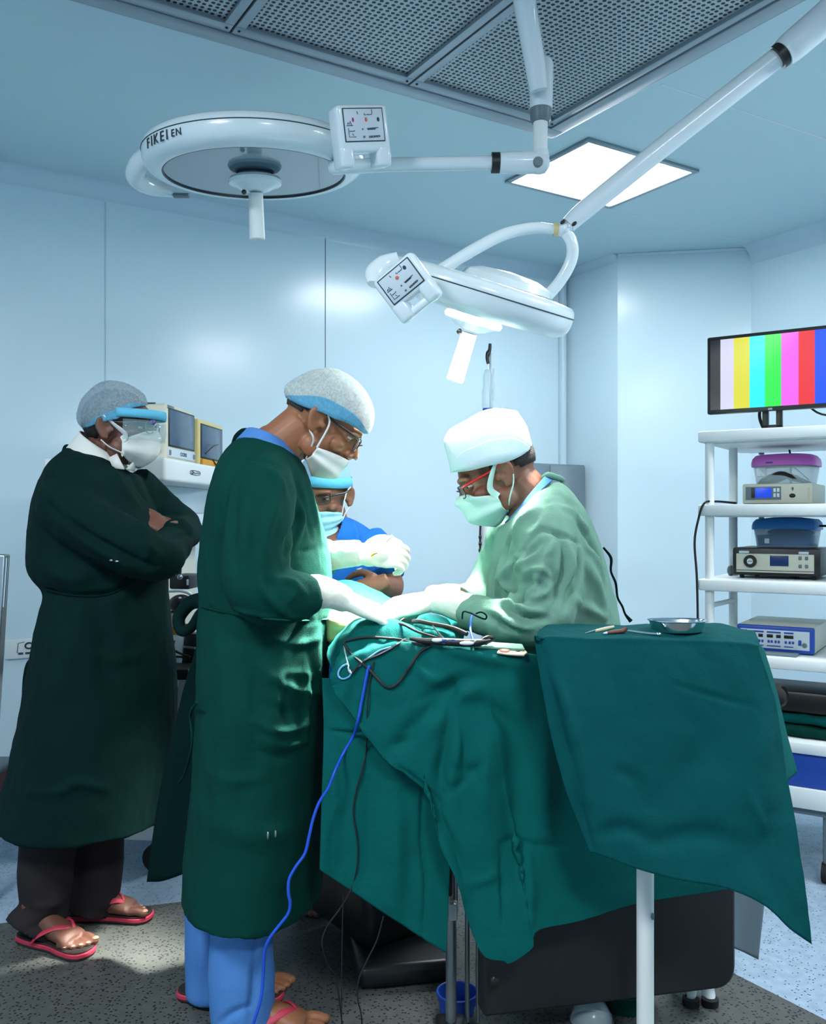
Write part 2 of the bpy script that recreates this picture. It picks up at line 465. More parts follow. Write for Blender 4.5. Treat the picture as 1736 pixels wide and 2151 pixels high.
def slab(name, pts, z0, z1, m):
    mb = MB(); n = len(pts)
    mb.add([V((p.x, p.y, z0)) for p in pts] + [V((p.x, p.y, z1)) for p in pts], [tuple(range(n)), tuple(range(n, 2 * n))] + [(i, (i + 1) % n, n + (i + 1) % n, n + i) for i in range(n)])
    return struct(name, mb, m, smooth=False)
roomc = [R(A0, B0, 0), R(4.495, B0, 0), R(4.495, 3.5, 0), R(*S1p, 0), R(A1, B1, 0), R(A0, B1, 0)]
slab('floor', roomc, -0.06, 0.0, 'floor')
slab('ceiling', roomc, H, H + 0.06, 'ceil')
# darker slip-resistant zone around the table
k0 = floor_at(0, 1941); k1 = floor_at(409, 1892); kd = (k0 - k1).normalized()
r0 = floor_at(1536, 2043); r1 = floor_at(1736, 2144); rd = (r1 - r0).normalized()
den = kd.x * rd.y - kd.y * rd.x
tt = ((r0.x - k0.x) * rd.y - (r0.y - k0.y) * rd.x) / den
kc = k0 + kd * tt
slab('floor.001', [kc, kc + kd * 2.1, kc + kd * 2.1 + rd * 3.6, kc + rd * 4.6], 0.0, 0.002, 'mat')
# coves
def cove(name, p, q, r, m='trim'):
    p0, q0 = R(p[0], p[1], H), R(q[0], q[1], H); d = (q0 - p0).normalized(); n = V((d.y, -d.x, 0))
    if n.dot(R(1.2, 1.0, H) - p0) < 0: n = -n
    prof = [V((0, 0, 0))] + [n * (r - r * math.sin(k * math.pi / 16)) + V((0, 0, -(r - r * math.cos(k * math.pi / 16)))) for k in range(9)]
    mb = MB(); mb.rings([[a + x for x in prof] for a in (p0, q0)])
    return struct(name, mb, m)
cove('trim_1', (A0, B1), (A1, B1), 0.075)
cove('trim_2', (A1, B1), S1p, 0.05)
cove('trim_3', S2p, (4.495, B0), 0.10)
def strip(name, p, q, wd, th, m):
    "thin joint cover between two points, standing off the wall or ceiling it lies on"
    mb = MB(); mb.tube([p, q], [(wd, th)] * 2, 8); return struct(name, mb, m)
def on_back(u, v):
    # intersection of a view ray with the back wall plane b = B1
    d = P(u, v, 1.0) - CAM; b1 = -d.x * CA + d.y * SA
    return CAM + d * (B1 / b1)
def on_ceil(u, v):
    d = P(u, v, 1.0) - CAM; return CAM + d * ((H - EYE) / d.z)
p, q = on_back(684, 500), on_back(668, 1100); q.x, q.y = p.x, p.y
strip('trim_4', p, V((p.x, p.y, 0.02)), 0.0015, 0.0015, M['greyp'])
p = on_back(222, 440); strip('trim_5', V((p.x, p.y, H - .08)), V((p.x, p.y, 0.02)), 0.002, 0.002, 'trim')
strip('trim_6', on_ceil(1390, 177), on_ceil(1736, 292), 0.004, 0.003, M['whitem'])
strip('trim_7', on_ceil(1276, 438), on_ceil(1575, 508), 0.004, 0.003, M['whitem'])
p = R(A1, B1, 0); mb = MB(); mb.tube([p + V((-.03, -.03, 0.0)), p + V((-.03, -.03, H))], 0.028, 16); struct('trim_8', mb, 'trim')
p, q = R(*S1p, H - 0.006), R(*S2p, H - 0.006); n = V(((q - p).y, -(q - p).x, 0)).normalized(); mb = MB(); mb.tube([p + n * .01, q + n * .01], 0.012, 8); struct('trim_9', mb, 'trim')

# ------------------------------------------------------------------ ceiling lights
def ceiling_light(a, b, wa, wb, label, group=None, dm='diffuser'):
    t = thing('ceiling_light', label, 'ceiling light', R(a, b, H - 0.012), group)
    rot = frame(R(a, b, H), R(1, 0, 0), R(0, 1, 0), (0, 0, 1))
    mb = MB()
    for s in (-1, 1):
        mb.box((0, s * (wb / 2 + .012), -0.006), (wa + .048, .024, .014), .003, rot); mb.box((s * (wa / 2 + .012), 0, -0.006), (.024, wb, .014), .003, rot)
    mb.build('light_frame', 'steel', t)
    mb = MB(); mb.box((0, 0, -0.004), (wa, wb, .006), 0, rot); mb.build('diffuser', dm, t, smooth=False)
    return t
ceiling_light(2.949, 3.129, 0.63, 0.53, 'square glowing ceiling light panel behind the hood, crossed by the long lamp arm', dm='diffuser_near')
for a, b in LIGHTS: ceiling_light(a, b, 0.63, 0.53, 'recessed square ceiling light panel out of the frame', 'ceiling light panels out of the frame')

# ------------------------------------------------------------------ laminar air hood
HB, HA0, HA1, HB0, HB1 = 2.78, 0.281, 2.352, 0.75, 2.766
hood = thing('air_supply_hood', 'large steel ceiling air hood with perforated panels above the operating table', 'air vent', R(1.3, 1.8, HB))
rotR = frame((0, 0, 0), R(1, 0, 0), R(0, 1, 0), (0, 0, 1))
mb = MB(); wr = 0.06
for (a0, a1, b0, b1) in ((HA0, HA1, HB1 - wr, HB1), (HA0, HA1, HB0, HB0 + wr), (HA0, HA0 + wr, HB0 + wr, HB1 - wr), (HA1 - wr, HA1, HB0 + wr, HB1 - wr)):
    mb.box(((a0 + a1) / 2, (b0 + b1) / 2, HB + 0.045), (a1 - a0, b1 - b0, 0.09), 0.004, rotR)
mb.build('hood_frame', 'hoodsteel', hood)
mb = MB()
for (a0, a1, b0, b1) in ((HA0 - .012, HA1 + .012, HB1, HB1 + .012), (HA1, HA1 + .012, HB0, HB1)):
    mb.box(((a0 + a1) / 2, (b0 + b1) / 2, HB + 0.015), (a1 - a0, b1 - b0, 0.022), 0.004, rotR)
mb.build('hood_lip', 'steel', hood)
pw = (HA1 - HA0 - 2 * wr) / 3
for k in range(3):
    a0 = HA0 + wr + k * pw; mb = MB()
    for (x0, x1, y0, y1) in ((a0 + .004, a0 + pw - .004, HB1 - wr - .05, HB1 - wr - .004), (a0 + .004, a0 + pw - .004, HB0 + wr, HB0 + wr + .05), (a0 + .004, a0 + .034, HB0 + wr + .05, HB1 - wr - .05), (a0 + pw - .034, a0 + pw - .004, HB0 + wr + .05, HB1 - wr - .05)):
        mb.box(((x0 + x1) / 2, (y0 + y1) / 2, HB + 0.015), (x1 - x0, y1 - y0, 0.02), 0.002, rotR)
    pf = mb.build('panel_frame', 'hoodsteel', hood)
    mb = MB(); mb.box((a0 + pw / 2, (HB0 + HB1) / 2, HB + 0.022), (pw - .06, HB1 - HB0 - 2 * wr - .09, 0.008), 0, rotR)
    mb.build('perforated_panel', 'perf', pf, smooth=False)
    for s in (.02, pw - .02):
        mb = MB(); mb.sph(R(a0 + s, HB1 - wr - .03, HB + .004), (.005, .005, .003), 10); mb.build('screw', 'black', pf)
for k in range(2):
    mb = MB(); mb.sph(R(1.262 + .022 * k, HB1 + .002, HB + .055), (.006, .006, .006), 10); mb.build('bolt', 'black', hood)

# ------------------------------------------------------------------ surgical lamps
def axis_frame(c, n, hint=(1, 0, 0)):
    z = -V(n).normalized(); x = V(hint); x = (x - z * x.dot(z)).normalized(); return frame(c, x, z.cross(x), z)
def lamp_head(t, c, n, Rr, lit, hint=(1, 0, 0)):
    mx = axis_frame(c, n, hint)
    mb = MB(); mb.lathe([(.82 * Rr, .004), (.83 * Rr, -.004), (.87 * Rr, -.006), (.95 * Rr, .006), (.985 * Rr, .018), (Rr, .034), (Rr, .060), (.985 * Rr, .074), (.95 * Rr, .082), (.75 * Rr, .088), (.3 * Rr, .092), (0.001, .092)], mx, 96)
    h = mb.build('housing', 'white', t)
    mb = MB(); mb.tube([mx @ V((1.001 * Rr * math.cos(k * math.pi / 48), 1.001 * Rr * math.sin(k * math.pi / 48), .056)) for k in range(97)], .0016, 6); mb.build('joint_line', 'ink', h)
    mb = MB(); mb.lathe([(0.001, .001), (.83 * Rr, .001), (.83 * Rr, .006), (0.001, .006)], mx, 64); mb.build('lamp_glass', 'lampon' if lit else 'lampglass', t)
    mb = MB(); mb.tube([mx @ V((.825 * Rr * math.cos(k * math.pi / 32), .825 * Rr * math.sin(k * math.pi / 32), -.001)) for k in range(65)], .0035, 8); mb.build('seal_ring', 'black', t)
    mb = MB(); mb.lathe([(0.001, 0), (.052, 0), (.060, -.006), (.060, -.012)], mx, 40); mb.build('hub_collar', 'greyp', t)
    mb = MB(); mb.lathe([(.056, -.010), (.078, -.014), (.083, -.022), (.080, -.031), (.060, -.038), (.045, -.048), (.028, -.054), (0.001, -.055)], mx, 48); hb = mb.build('hub', 'white', t)
    mb = MB(); mb.lathe([(.0225, -.06), (.0225, -.10), (.0235, -.16), (.0245, -.196), (.021, -.199), (.019, -.19), (0.001, -.19)], mx, 32); mb.build('sterile_handle', 'whitem', t)
    mb = MB(); mb.sph(mx @ V((-.03, -.035, -.062)), .008, 12); mb.build('release_button', 'black', hb)
    return mx
def panel(t, mx, wd, ht, dp, marks):
    "control box: rounded body, display, open grip below"
    mb = MB(); mb.box((0, .019, 0), (wd, ht - .038, dp), .013, mx, 4)
    for s in (-1, 1): mb.box((s * (wd / 2 - .021), -ht / 2 + .030, 0), (.042, .060, dp), .012, mx, 3)
    if marks == 2: mb.box((0, -ht / 2 + .012, 0), (wd - .01, .022, dp * .8), .009, mx, 3)
    b = mb.build('control_box', 'white', t)
    sw, sh = wd * .74, ht * .50
    mb = MB(); mb.box((0, ht * .17, dp / 2), (sw + .006, sh + .006, .003), .0012, mx); mb.build('display_bezel', 'ink', b)
    mb = MB(); mb.box((0, ht * .17, dp / 2 + .001), (sw, sh, .003), .001, mx); sc = mb.build('display', 'panelw', t)
    zz = dp / 2 + .0028
    def mk(pts, m, r=.0009):
        q = MB(); q.tube([mx @ V((x * sw, ht * .17 + y * sh, zz)) for x, y in pts], r, 6); return q
    def dot(x, y, rx, ry, m, nm='indicator'):
        q = MB(); q.ell(mx @ Matrix.Translation((x * sw, ht * .17 + y * sh, zz - .0005)) @ Matrix.Diagonal((rx, ry, .0012, 1)), 14, 8); q.build(nm, m, sc)
    if marks == 1:
        dot(-.28, .16, .0032, .006, 'ink_red'); dot(.06, .16, .0042, .006, 'ink_orange'); dot(.38, .16, .0042, .006, 'ink')
    else:
        dot(.30, .30, .0045, .0055, 'ink'); dot(-.02, .18, .005, .005, 'ink_orange')
    q = MB()
    for pts in ([(-.46, -.02), (-.30, -.02)], [(-.44, .02), (-.41, .08), (-.40, .02)], [(-.38, .02), (-.36, .12), (-.33, .0)], [(-.42, -.1), (-.42, -.38), (-.24, -.38)], [(-.40, -.2), (-.28, -.2), (-.26, -.17)], [(-.33, -.27), (-.30, -.34)], [(-.06, -.12), (-.06, -.17), (-.03, -.145), (-.06, -.12)], [(.06, -.12), (.36, -.10)], [(.07, -.16), (.28, -.15)], [(.08, -.13), (.30, -.12)], [(-.05, -.36), (-.05, -.41), (-.01, -.40), (-.01, -.36), (-.05, -.36)], [(.10, -.37), (.38, -.35)], [(.10, -.41), (.38, -.39)], [(.1, -.37), (.1, -.41)], [(.16, -.37), (.18, -.41)], [(.24, -.36), (.26, -.4)], [(.30, -.36), (.31, -.4)], [(.38, -.35), (.38, -.39)], [(.04, .36), (.02, .33), (.04, .30), (.07, .31)], [(.09, .33), (.11, .30), (.13, .33), (.15, .30), (.18, .32), (.22, .31), (.23, .36), (.23, .48)], [(-.16, .42), (-.14, .33)]):
        q.tube([mx @ V((x * sw, ht * .17 + y * sh, zz)) for x, y in pts], .0009, 6)
    q.build('lettering', 'ink', sc)
    return b
# the unlit lamp on the left
L1 = P(536, 366, 2.80)
t1 = thing('surgical_lamp', 'unlit round white surgical lamp hanging level at upper left with glass facing down', 'surgical lamp', L1)
n1 = (0.02, 0.095, -1)
mx1 = lamp_head(t1, L1, n1, .337, False)
# raised letters on the rim
word = MB()
for ch, ang, sz in (('F', -143, .040), ('I', -138.8, .040), ('K', -134.6, .040), ('E', -129.4, .040), ('I', -125.6, .040), ('E', -121.6, .028), ('N', -118, .028)):
    a = math.radians(ang); r = .3385
    fr = mx1 @ frame((r * math.cos(a), r * math.sin(a), .034), (-math.sin(a), math.cos(a), 0), (0, 0, 1), (math.cos(a), math.sin(a), 0))
    me = text_mesh(ch, sz, .0012, fr); word.add([v.co.copy() for v in me.vertices], [tuple(p.vertices) for p in me.polygons])
word.build('lettering', 'ink', [o for o in t1.children if o.name.startswith('housing')][0], smooth=False)
# rear grip on the far left of the rim
mb = MB(); mb.tube([P(318, 318, 2.82), P(292, 345, 2.86), P(286, 372, 2.92), P(318, 392, 3.0), P(365, 402, 3.06)], [(.02, .03), (.03, .034), (.032, .034), (.026, .03), (.016, .02)], 16, 5); mb.build('side_grip', 'white', t1)
mb = MB(); mb.box((0, 0, 0), (.055, .02, .014), .004, Matrix.Translation(P(381, 411, 3.05))); mb.build('latch', 'greyp', t1)
pm1 = frame(P(760, 288, 2.43), V((1, -.30, .05)), V((-.13, -.16, 1)), V((.30, -1, -.2)))
zf = V((0.50, -1, -0.20)).normalized(); xf = V((1, .50, 0.05)); xf = (xf - zf * xf.dot(zf)).normalized(); rl = Matrix.Rotation(math.radians(9), 3, zf); xf = rl @ xf; yf = zf.cross(xf)
pm1 = frame(P(757, 290, 2.44), xf, yf, zf)
panel(t1, pm1, .150, .158, .066, 1)
mb = MB(); mb.tube([P(700, 352, 2.66), P(745, 350, 2.62), P(820, 346, 2.58), P(1036, 342, 2.55)], [(.026, .020), (.024, .02), .0195, .0190], 24, 4); mb.build('support_arm', 'white', t1)
mb = MB(); mb.tube([P(1033, 342, 2.55), P(1050, 342, 2.55)], [.0285, .0285], 24); mb.build('arm_ring', 'black', t1)
mb = MB(); mb.tube([P(1046, 342, 2.55), P(1060, 342, 2.55), P(1100, 342, 2.55), P(1130, 342, 2.55), P(1150, 345, 2.55)], [.026, .029, .031, .031, .026], 24, 3); mb.sph(P(1133, 343, 2.55), .031, 20); mb.tube([P(1135, 345, 2.55), P(1135, 318, 2.55)], [.027, .025], 24); mb.build('elbow_joint', 'white', t1)
mb = MB(); mb.lathe([(0.001, .003), (.012, .003), (.014, 0), (.014, -.01)], frame(P(1131, 339, 2.518), (1, 0, 0), (0, 0, 1), (0, -1, 0)), 24); mb.build('joint_cap', 'greyp', t1)
mb = MB(); mb.tube([P(1135, 322, 2.55), P(1136, 250, 2.55)], .0205, 28); mb.build('pivot_post', 'whitem', t1)
mb = MB(); mb.tube([P(1136, 258, 2.55), P(1136, 250, 2.55), P(1136, 232, 2.55), P(1137, 228, 2.55)], [.024, .029, .031, .031], 28); mb.build('pivot_collar', 'greyp', t1)
mb = MB(); mb.tube([P(1137, 230, 2.55), P(1139, 135, 2.55), P(1139, 128, 2.55)], [.0325, .0325, .028], 28); mb.box((0, 0, 0), (.05, .05, .10), .012, Matrix.Translation(P(1139, 165, 2.55))); mb.build('pivot_sleeve', 'white', t1)
mb = MB(); mb.tube([P(1133, 190, 2.50), P(1122, 120, 2.48), P(1105, 20, 2.44), P(1094, -60, 2.36), P(1083, -110, 2.25)], [(.030, .026), (.031, .029), (.034, .03), (.036, .032), (.036, .032)], 24, 4); mb.build('spring_arm', 'white', t1)
pj = P(1083, -110, 2.25); mb = MB(); mb.sph(pj, .045); mb.tube([pj, V((pj.x, pj.y, HB - .01))], .04, 20); mb.build('ceiling_mount', 'white', t1)

# the lit lamp in the middle
L2 = P(1000, 655, 2.5); n2 = V((-.285, .255, -.93)).normalized()
t2 = thing('surgical_lamp', 'lit round white surgical lamp tilted down over the patient, hung on a forked yoke', 'surgical lamp', L2)
mx2 = lamp_head(t2, L2, n2, .262, True)
mb = MB(); mb.lathe([(.13, .09), (.12, .108), (.08, .122), (0.001, .128)], mx2 @ Matrix.Translation((.06, .0, 0)), 40); mb.build('top_cover', 'white', t2)
j = P(1185, 481, 2.5)
mb = MB(); mb.tube([P(1166, 482, 2.5), P(1120, 479, 2.49), P(1060, 492, 2.47), P(1000, 522, 2.44), P(950, 552, 2.42), P(905, 580, 2.41)], [.014, .0155, .0165, .0165, .016, .015], 20, 6); mb.build('yoke_arm', 'white', t2)
mb = MB(); mb.tube([P(1186, 484, 2.5), P(1202, 512, 2.5), P(1200, 548, 2.51), P(1176, 592, 2.52), P(1138, 634, 2.53), P(1120, 650, 2.53)], [.015, .0165, .017, .0165, .016, .015], 20, 6); mb.build('yoke_arm', 'white', t2)
mb = MB(); mb.tube([P(1163, 482, 2.5), P(1172, 482, 2.5)], .0175, 20); mb.build('yoke_ring', 'cream', t2)
mb = MB(); mb.sph(P(1184, 482, 2.5), (.022, .022, .020)); mb.tube([P(1176, 480, 2.5), P(1200, 478, 2.5)], .018, 16); mb.build('yoke_joint', 'white', t2)
d2 = [P(1195, 472, 2.5), P(1240, 432, 2.49), P(1440, 272, 2.44), P(1645, 112, 2.38)]
mb = MB(); mb.tube(d2, [.0225, .0265, .0275, .0275], 28, 3); mb.build('long_arm', 'white', t2)
mb = MB(); mb.tube([P(1634, 122, 2.375), P(1648, 110, 2.37)], .0335, 28); mb.build('arm_ring', 'black', t2)
mb = MB(); mb.tube([P(1645, 114, 2.37), P(1665, 97, 2.365), P(1736, 36, 2.33), P(1850, -70, 2.25)], [.036, .040, .041, .041], 28, 3); mb.build('spring_arm', 'white', t2)
for q in ((1183, 466), (1207, 470)):
    mb = MB(); mb.ell(Matrix.Translation(P(q[0], q[1], 2.478)) @ Matrix.Rotation(-.7, 4, 'Y') @ Matrix.Diagonal((.009, .004, .005, 1)), 12, 8); mb.build('screw_cap', 'black', t2)
pj = P(1850, -70, 2.25); mb = MB(); mb.sph(pj, .05); mb.tube([pj, V((pj.x, pj.y, HB - .001))], .045, 20); mb.build('ceiling_mount', 'white', t2)
zf = V((-.22, -1, -.28)).normalized(); xf = V((1, -.2, 0)); xf = (xf - zf * xf.dot(zf)).normalized(); rl = Matrix.Rotation(math.radians(31), 3, -zf) ; xf = Matrix.Rotation(math.radians(35), 3, zf) @ xf; yf = zf.cross(xf)
panel(t2, frame(P(858, 606, 2.19), xf, yf, zf), .122, .128, .045, 2)
mb = MB(); mb.tube([P(838, 545, 2.3), P(806, 556, 2.3), P(784, 575, 2.28), P(786, 598, 2.25)], [(.012, .02), (.016, .024), (.016, .022), (.01, .018)], 14, 5); mb.build('rear_grip', 'greyp' if 0 else 'white', t2)
al = bpy.data.lights.new('surgical_beam', 'AREA'); al.shape = 'DISK'; al.size = .40; al.energy = BEAM; al.spread = math.radians(BSPREAD); al.color = (1.0, .97, .87)
alo = bpy.data.objects.new('surgical_beam', al); COL.objects.link(alo); alo.parent = t2
alo.matrix_world = Matrix.Identity(4); alo.location = n2 * .012; aim = (P(800, 1250, 2.36) - L2).normalized(); alo.rotation_euler = (-aim).to_track_quat('Z', 'Y').to_euler()
# ------------------------------------------------------------------ people: shared anatomy
def head_mx(ear, Yc, f, s, side):
    f = V(f).normalized(); r = f.cross(V((0, 0, 1))).normalized(); u = r.cross(f)
    rot = Matrix((r, f, u)).transposed()
    e = rot @ (V((side * .080, -.012, -.015)) * s)
    c = P(ear[0], ear[1], Yc + e.y) - e
    return Matrix.Translation(c) @ rot.to_4x4() @ Matrix.Scale(s, 4)
def E(mb, mx, c, r, rot=None):
    mb.ell(mx @ Matrix.Translation(V(c)) @ (rot.to_4x4() if rot else Matrix()) @ Matrix.Diagonal((r[0], r[1], r[2], 1)))
def head_clay(mb, mx):
    s = mx.to_scale().x
    def T(pts, rad, n=10, sm=4): mb.tube([mx @ V(p) for p in pts], [r * s for r in rad], n, sm)
    E(mb, mx, (0, -.012, .030), (.074, .097, .084)); E(mb, mx, (0, .020, .022), (.068, .074, .070))
    E(mb, mx, (0, .030, -.024), (.060, .060, .074)); E(mb, mx, (0, .032, -.066), (.048, .048, .036))
    E(mb, mx, (0, .066, -.084), (.022, .018, .017)); E(mb, mx, (0, .062, -.062), (.030, .028, .024))
    for k in (-1, 1):
        E(mb, mx, (k * .046, .058, -.026), (.020, .022, .018)); E(mb, mx, (k * .052, .012, -.060), (.016, .03, .03))
        T([(k * .008, .090, .020), (k * .030, .090, .026), (k * .052, .072, .022)], [.008, .009, .007])
        E(mb, mx, (k * .013, .095, -.034), (.010, .012, .009))
        T([(k * .006, .089, -.054), (k * .022, .080, -.057)], [.007, .004]); T([(k * .006, .088, -.065), (k * .022, .079, -.061)], [.008, .004])
        ex = lambda y: k * (.077 + .015 * max(0, (.008 - y) / .036))
        T([(ex(.004), .004, .012), (ex(-.002), -.002, .022), (ex(-.012), -.012, .025), (ex(-.024), -.024, .018), (ex(-.028), -.028, .002), (ex(-.022), -.022, -.014), (ex(-.012), -.012, -.028), (ex(.000), .000, -.032)], [.0055, .006, .006, .006, .006, .006, .0075, .006])
        E(mb, mx, (k * .080, -.010, -.003), (.0095, .019, .026), Matrix.Rotation(k * .32, 3, 'Z')); E(mb, mx, (k * .078, .010, -.008), (.005, .006, .008))
        T([(ex(.0), .0, .012), (ex(-.016), -.016, .012), (ex(-.02), -.02, -.01), (ex(-.006), -.006, -.024)], [.0035, .004, .004, .004])
    T([(0, .086, .018), (0, .097, -.004), (0, .107, -.025), (0, .108, -.032)], [.009, .010, .012, .011])
def face_finish(me, mx):
    "eye sockets pressed into the finished head"
    co = co_of(me); inv = mx.inverted(); s = mx.to_scale().x
    for k in (-1, 1):
        c = np.array(mx @ V((k * .032, .090, .006))); d2 = ((co - c) ** 2).sum(1)
        push = np.array((mx.to_3x3() @ V((0, -1, 0))).normalized())
        co += push[None, :] * (.007 * s * np.exp(-d2 / (.014 * s) ** 2))[:, None]
        c = np.array(mx @ V((k * .090, -.004, -.002))); d2 = ((co - c) ** 2).sum(1)
        push = np.array((mx.to_3x3() @ V((-k, 0, 0))).normalized())
        co += push[None, :] * (.008 * s * np.exp(-d2 / (.0095 * s) ** 2))[:, None]
    put(me, co)
def eyes(mx, parent, sides=(-1, 1)):
    s = mx.to_scale().x
    for k in sides:
        mb = MB(); E(mb, mx, (k * .032, .0725, .006), (.0118, .0118, .0118)); e = mb.build('eye', 'eye', parent)
        mb = MB(); E(mb, mx, (k * .032 , .0815, .003), (.0056, .0035, .0056)); mb.build('iris', 'iris', e)
        for bs in ((.02, .3, .6, .9, 1.2, 1.5), (-.38, -.6, -.9, -1.2, -1.5)):
            mb = MB(); mb.rings([[mx @ V((k * .032 + .0136 * math.cos(a) * math.cos(b), .0720 + .0136 * math.sin(a) * math.cos(b), .006 + .0136 * math.sin(b))) for a in [math.pi * (i - 2) / 14 for i in range(19)]] for b in bs], False, False)
            mb.build('eyelid', parent.data.materials[0], parent, solid=.0012)
def hand(mb, wrist, fwd, back, s=1.0, curls=(.3, .35, .35), thumb=1, spread=.03):
    f = V(fwd).normalized(); b = V(back); b = (b - f * b.dot(f)).normalized(); l = b.cross(f) * thumb
    rings = []
    for t, wd, h in ((-.01, .026, .021), (.02, .030, .020), (.045, .037, .018), (.075, .041, .0155), (.095, .040, .0125), (.102, .034, .009)):
        rings.append([wrist + f * t * s + l * (wd * s * math.cos(k * math.pi / 8)) + b * (h * s * math.sin(k * math.pi / 8)) for k in range(16)])
    mb.rings(rings)
    for k, (off, ln, r) in enumerate(((.030, .074, .0090), (.010, .083, .0095), (-.011, .077, .0090), (-.030, .060, .0080))):
        p = wrist + f * .090 * s + l * off * s; pts = [p]; ang = 0.0
        for seg, c in zip((.46, .30, .24), curls):
            ang += c * (1 + .08 * k)
            d = f * math.cos(ang) - b * math.sin(ang) + l * spread * (off / .03); pts.append(pts[-1] + d.normalized() * ln * seg * s)
        mb.tube(pts, [r * s * q for q in (1.1, 1.0, .95, .75)], 12, 3); mb.sph(pts[-1], r * s * .78, 12)
    p = wrist + f * .028 * s + l * .026 * s - b * .004 * s
    pts = [p, p + (f * .55 + l * .75 - b * .35).normalized() * .042 * s]; pts.append(pts[-1] + (f * .85 + l * .25 - b * .45).normalized() * .034 * s); pts.append(pts[-1] + (f * .9 - l * .05 - b * .45).normalized() * .026 * s)
    mb.tube(pts, [.0165 * s, .0125 * s, .0105 * s, .0085 * s], 12, 3); mb.sph(pts[-1], .0088 * s, 12)
    return pts
def limb(mb, pts, rad, n=18, sm=5): mb.tube(pts, rad, n, sm)
def foot(mb, heel, d, s=1.0, big=1, lift=.030):
    "heel point on the floor, direction of the toes; big toe on the side given by big"
    d = V((d[0], d[1], 0)).normalized(); l = V((-d.y, d.x, 0)) * big; z = V((0, 0, 1)); h = V((heel[0], heel[1], lift))
    rings = []
    for t, wd, hh, c in ((.0, .018, .020, 0), (.02, .030, .034, 0), (.06, .032, .048, 0), (.10, .033, .042, .003), (.15, .041, .030, .006), (.19, .046, .022, .006), (.205, .043, .016, .006)):
        rings.append([h + d * t * s + l * c * s + l * (wd * s * math.cos(k * math.pi / 10)) + z * (hh * s * (1 + math.sin(k * math.pi / 10)) * .95) for k in range(20)])
    mb.rings(rings); nails = []
    for k, (o, ln, r, st) in enumerate(((.036, .052, .0135, .196), (.014, .046, .0095, .196), (-.004, .040, .009, .192), (-.020, .034, .0085, .184), (-.034, .028, .008, .172))):
        p = h + d * st * s + l * o * s + z * r * 1.1 * s; q = p + d * ln * s * .5 + z * .003 * s; e = p + d * ln * s - z * r * .25 * s
        mb.tube([p, q, e], [r * s, r * s * .95, r * s * .9], 12, 3); mb.sph(e, r * s * .92, 12)
        nails.append((e + z * r * .62 * s + d * r * .15 * s, r * s, d))
    return h, nails
def flip_flop(parent, heel, d, z0, L=.285, big=1, lab='red flip flop'):
    d = V((d[0], d[1], 0)).normalized(); l = V((-d.y, d.x, 0)) * big; mx = frame((heel[0], heel[1], 0), d, l, (0, 0, 1)) if big == 1 else Matrix(((d.x, l.x, 0, heel[0]), (d.y, l.y, 0, heel[1]), (0, 0, 1, 0), (0, 0, 0, 1)))
    prof = [(-.022, .0), (-.016, .022), (.01, .037), (.07, .039), (.13, .036), (.18, .044), (.22, .049), (.248, .041), (.262, .020), (.265, 0)]
    out = [(x, y) for x, y in prof] + [(x, -y * (.95 if x < .2 else .9)) for x, y in prof[-2:0:-1]]
    pts, _ = cr([V((x, y, 0)) for x, y in out] + [V((out[0][0], out[0][1], 0))], [0] * (len(out) + 1), 4); out = [(p.x, p.y) for p in pts[:-1]]
    def layer(name, a, b, m, par, sc=1.0):
        mb = MB(); mb.prism([(x * sc + .12 * (1 - sc), y * sc) for x, y in out], mx, a, b); return mb.build(name, m, par, bevel=.003)
    s = layer('flip_flop', z0 + .006, z0 + .020, 'sandal', parent); layer('sole', z0, z0 + .007, 'rubber', s, .985); layer('footbed', z0 + .020, z0 + .0255, 'sandalt', s, .97)
    for k in (-1, 1):
        mb = MB(); mb.tube([mx @ V(p) for p in ((.188, .020, z0 + .030), (.178, .018 + .006 * k, z0 + .062), (.150, .010 + k * .028, z0 + .072), (.105, k * .041, z0 + .050), (.075, k * .040, z0 + .022))], [(.005, .005), (.0085, .004), (.010, .0035), (.0095, .0035), (.007, .004)], 10, 5); mb.build('strap', 'sandal', s)
    return s

def hair_shell(name, mx, m, parent, keep, grow=1.012):
    mb = MB(); n, mm = 40, 28
    mb.ell(mx @ Matrix.Translation((0, -.012, .030)) @ Matrix.Diagonal((.074 * grow + .001, .097 * grow + .001, .084 * grow + .001, 1)), n, mm)
    inv = mx.inverted(); ok = [keep(inv @ p) for p in mb.v]
    fs = [f for f in mb.f if all(ok[i] for i in f)]; used = sorted({i for f in fs for i in f}); ix = {a: b for b, a in enumerate(used)}
    q = MB(); q.add([mb.v[i] for i in used], [tuple(ix[i] for i in f) for f in fs]); return q.build(name, m, parent, solid=.0012)

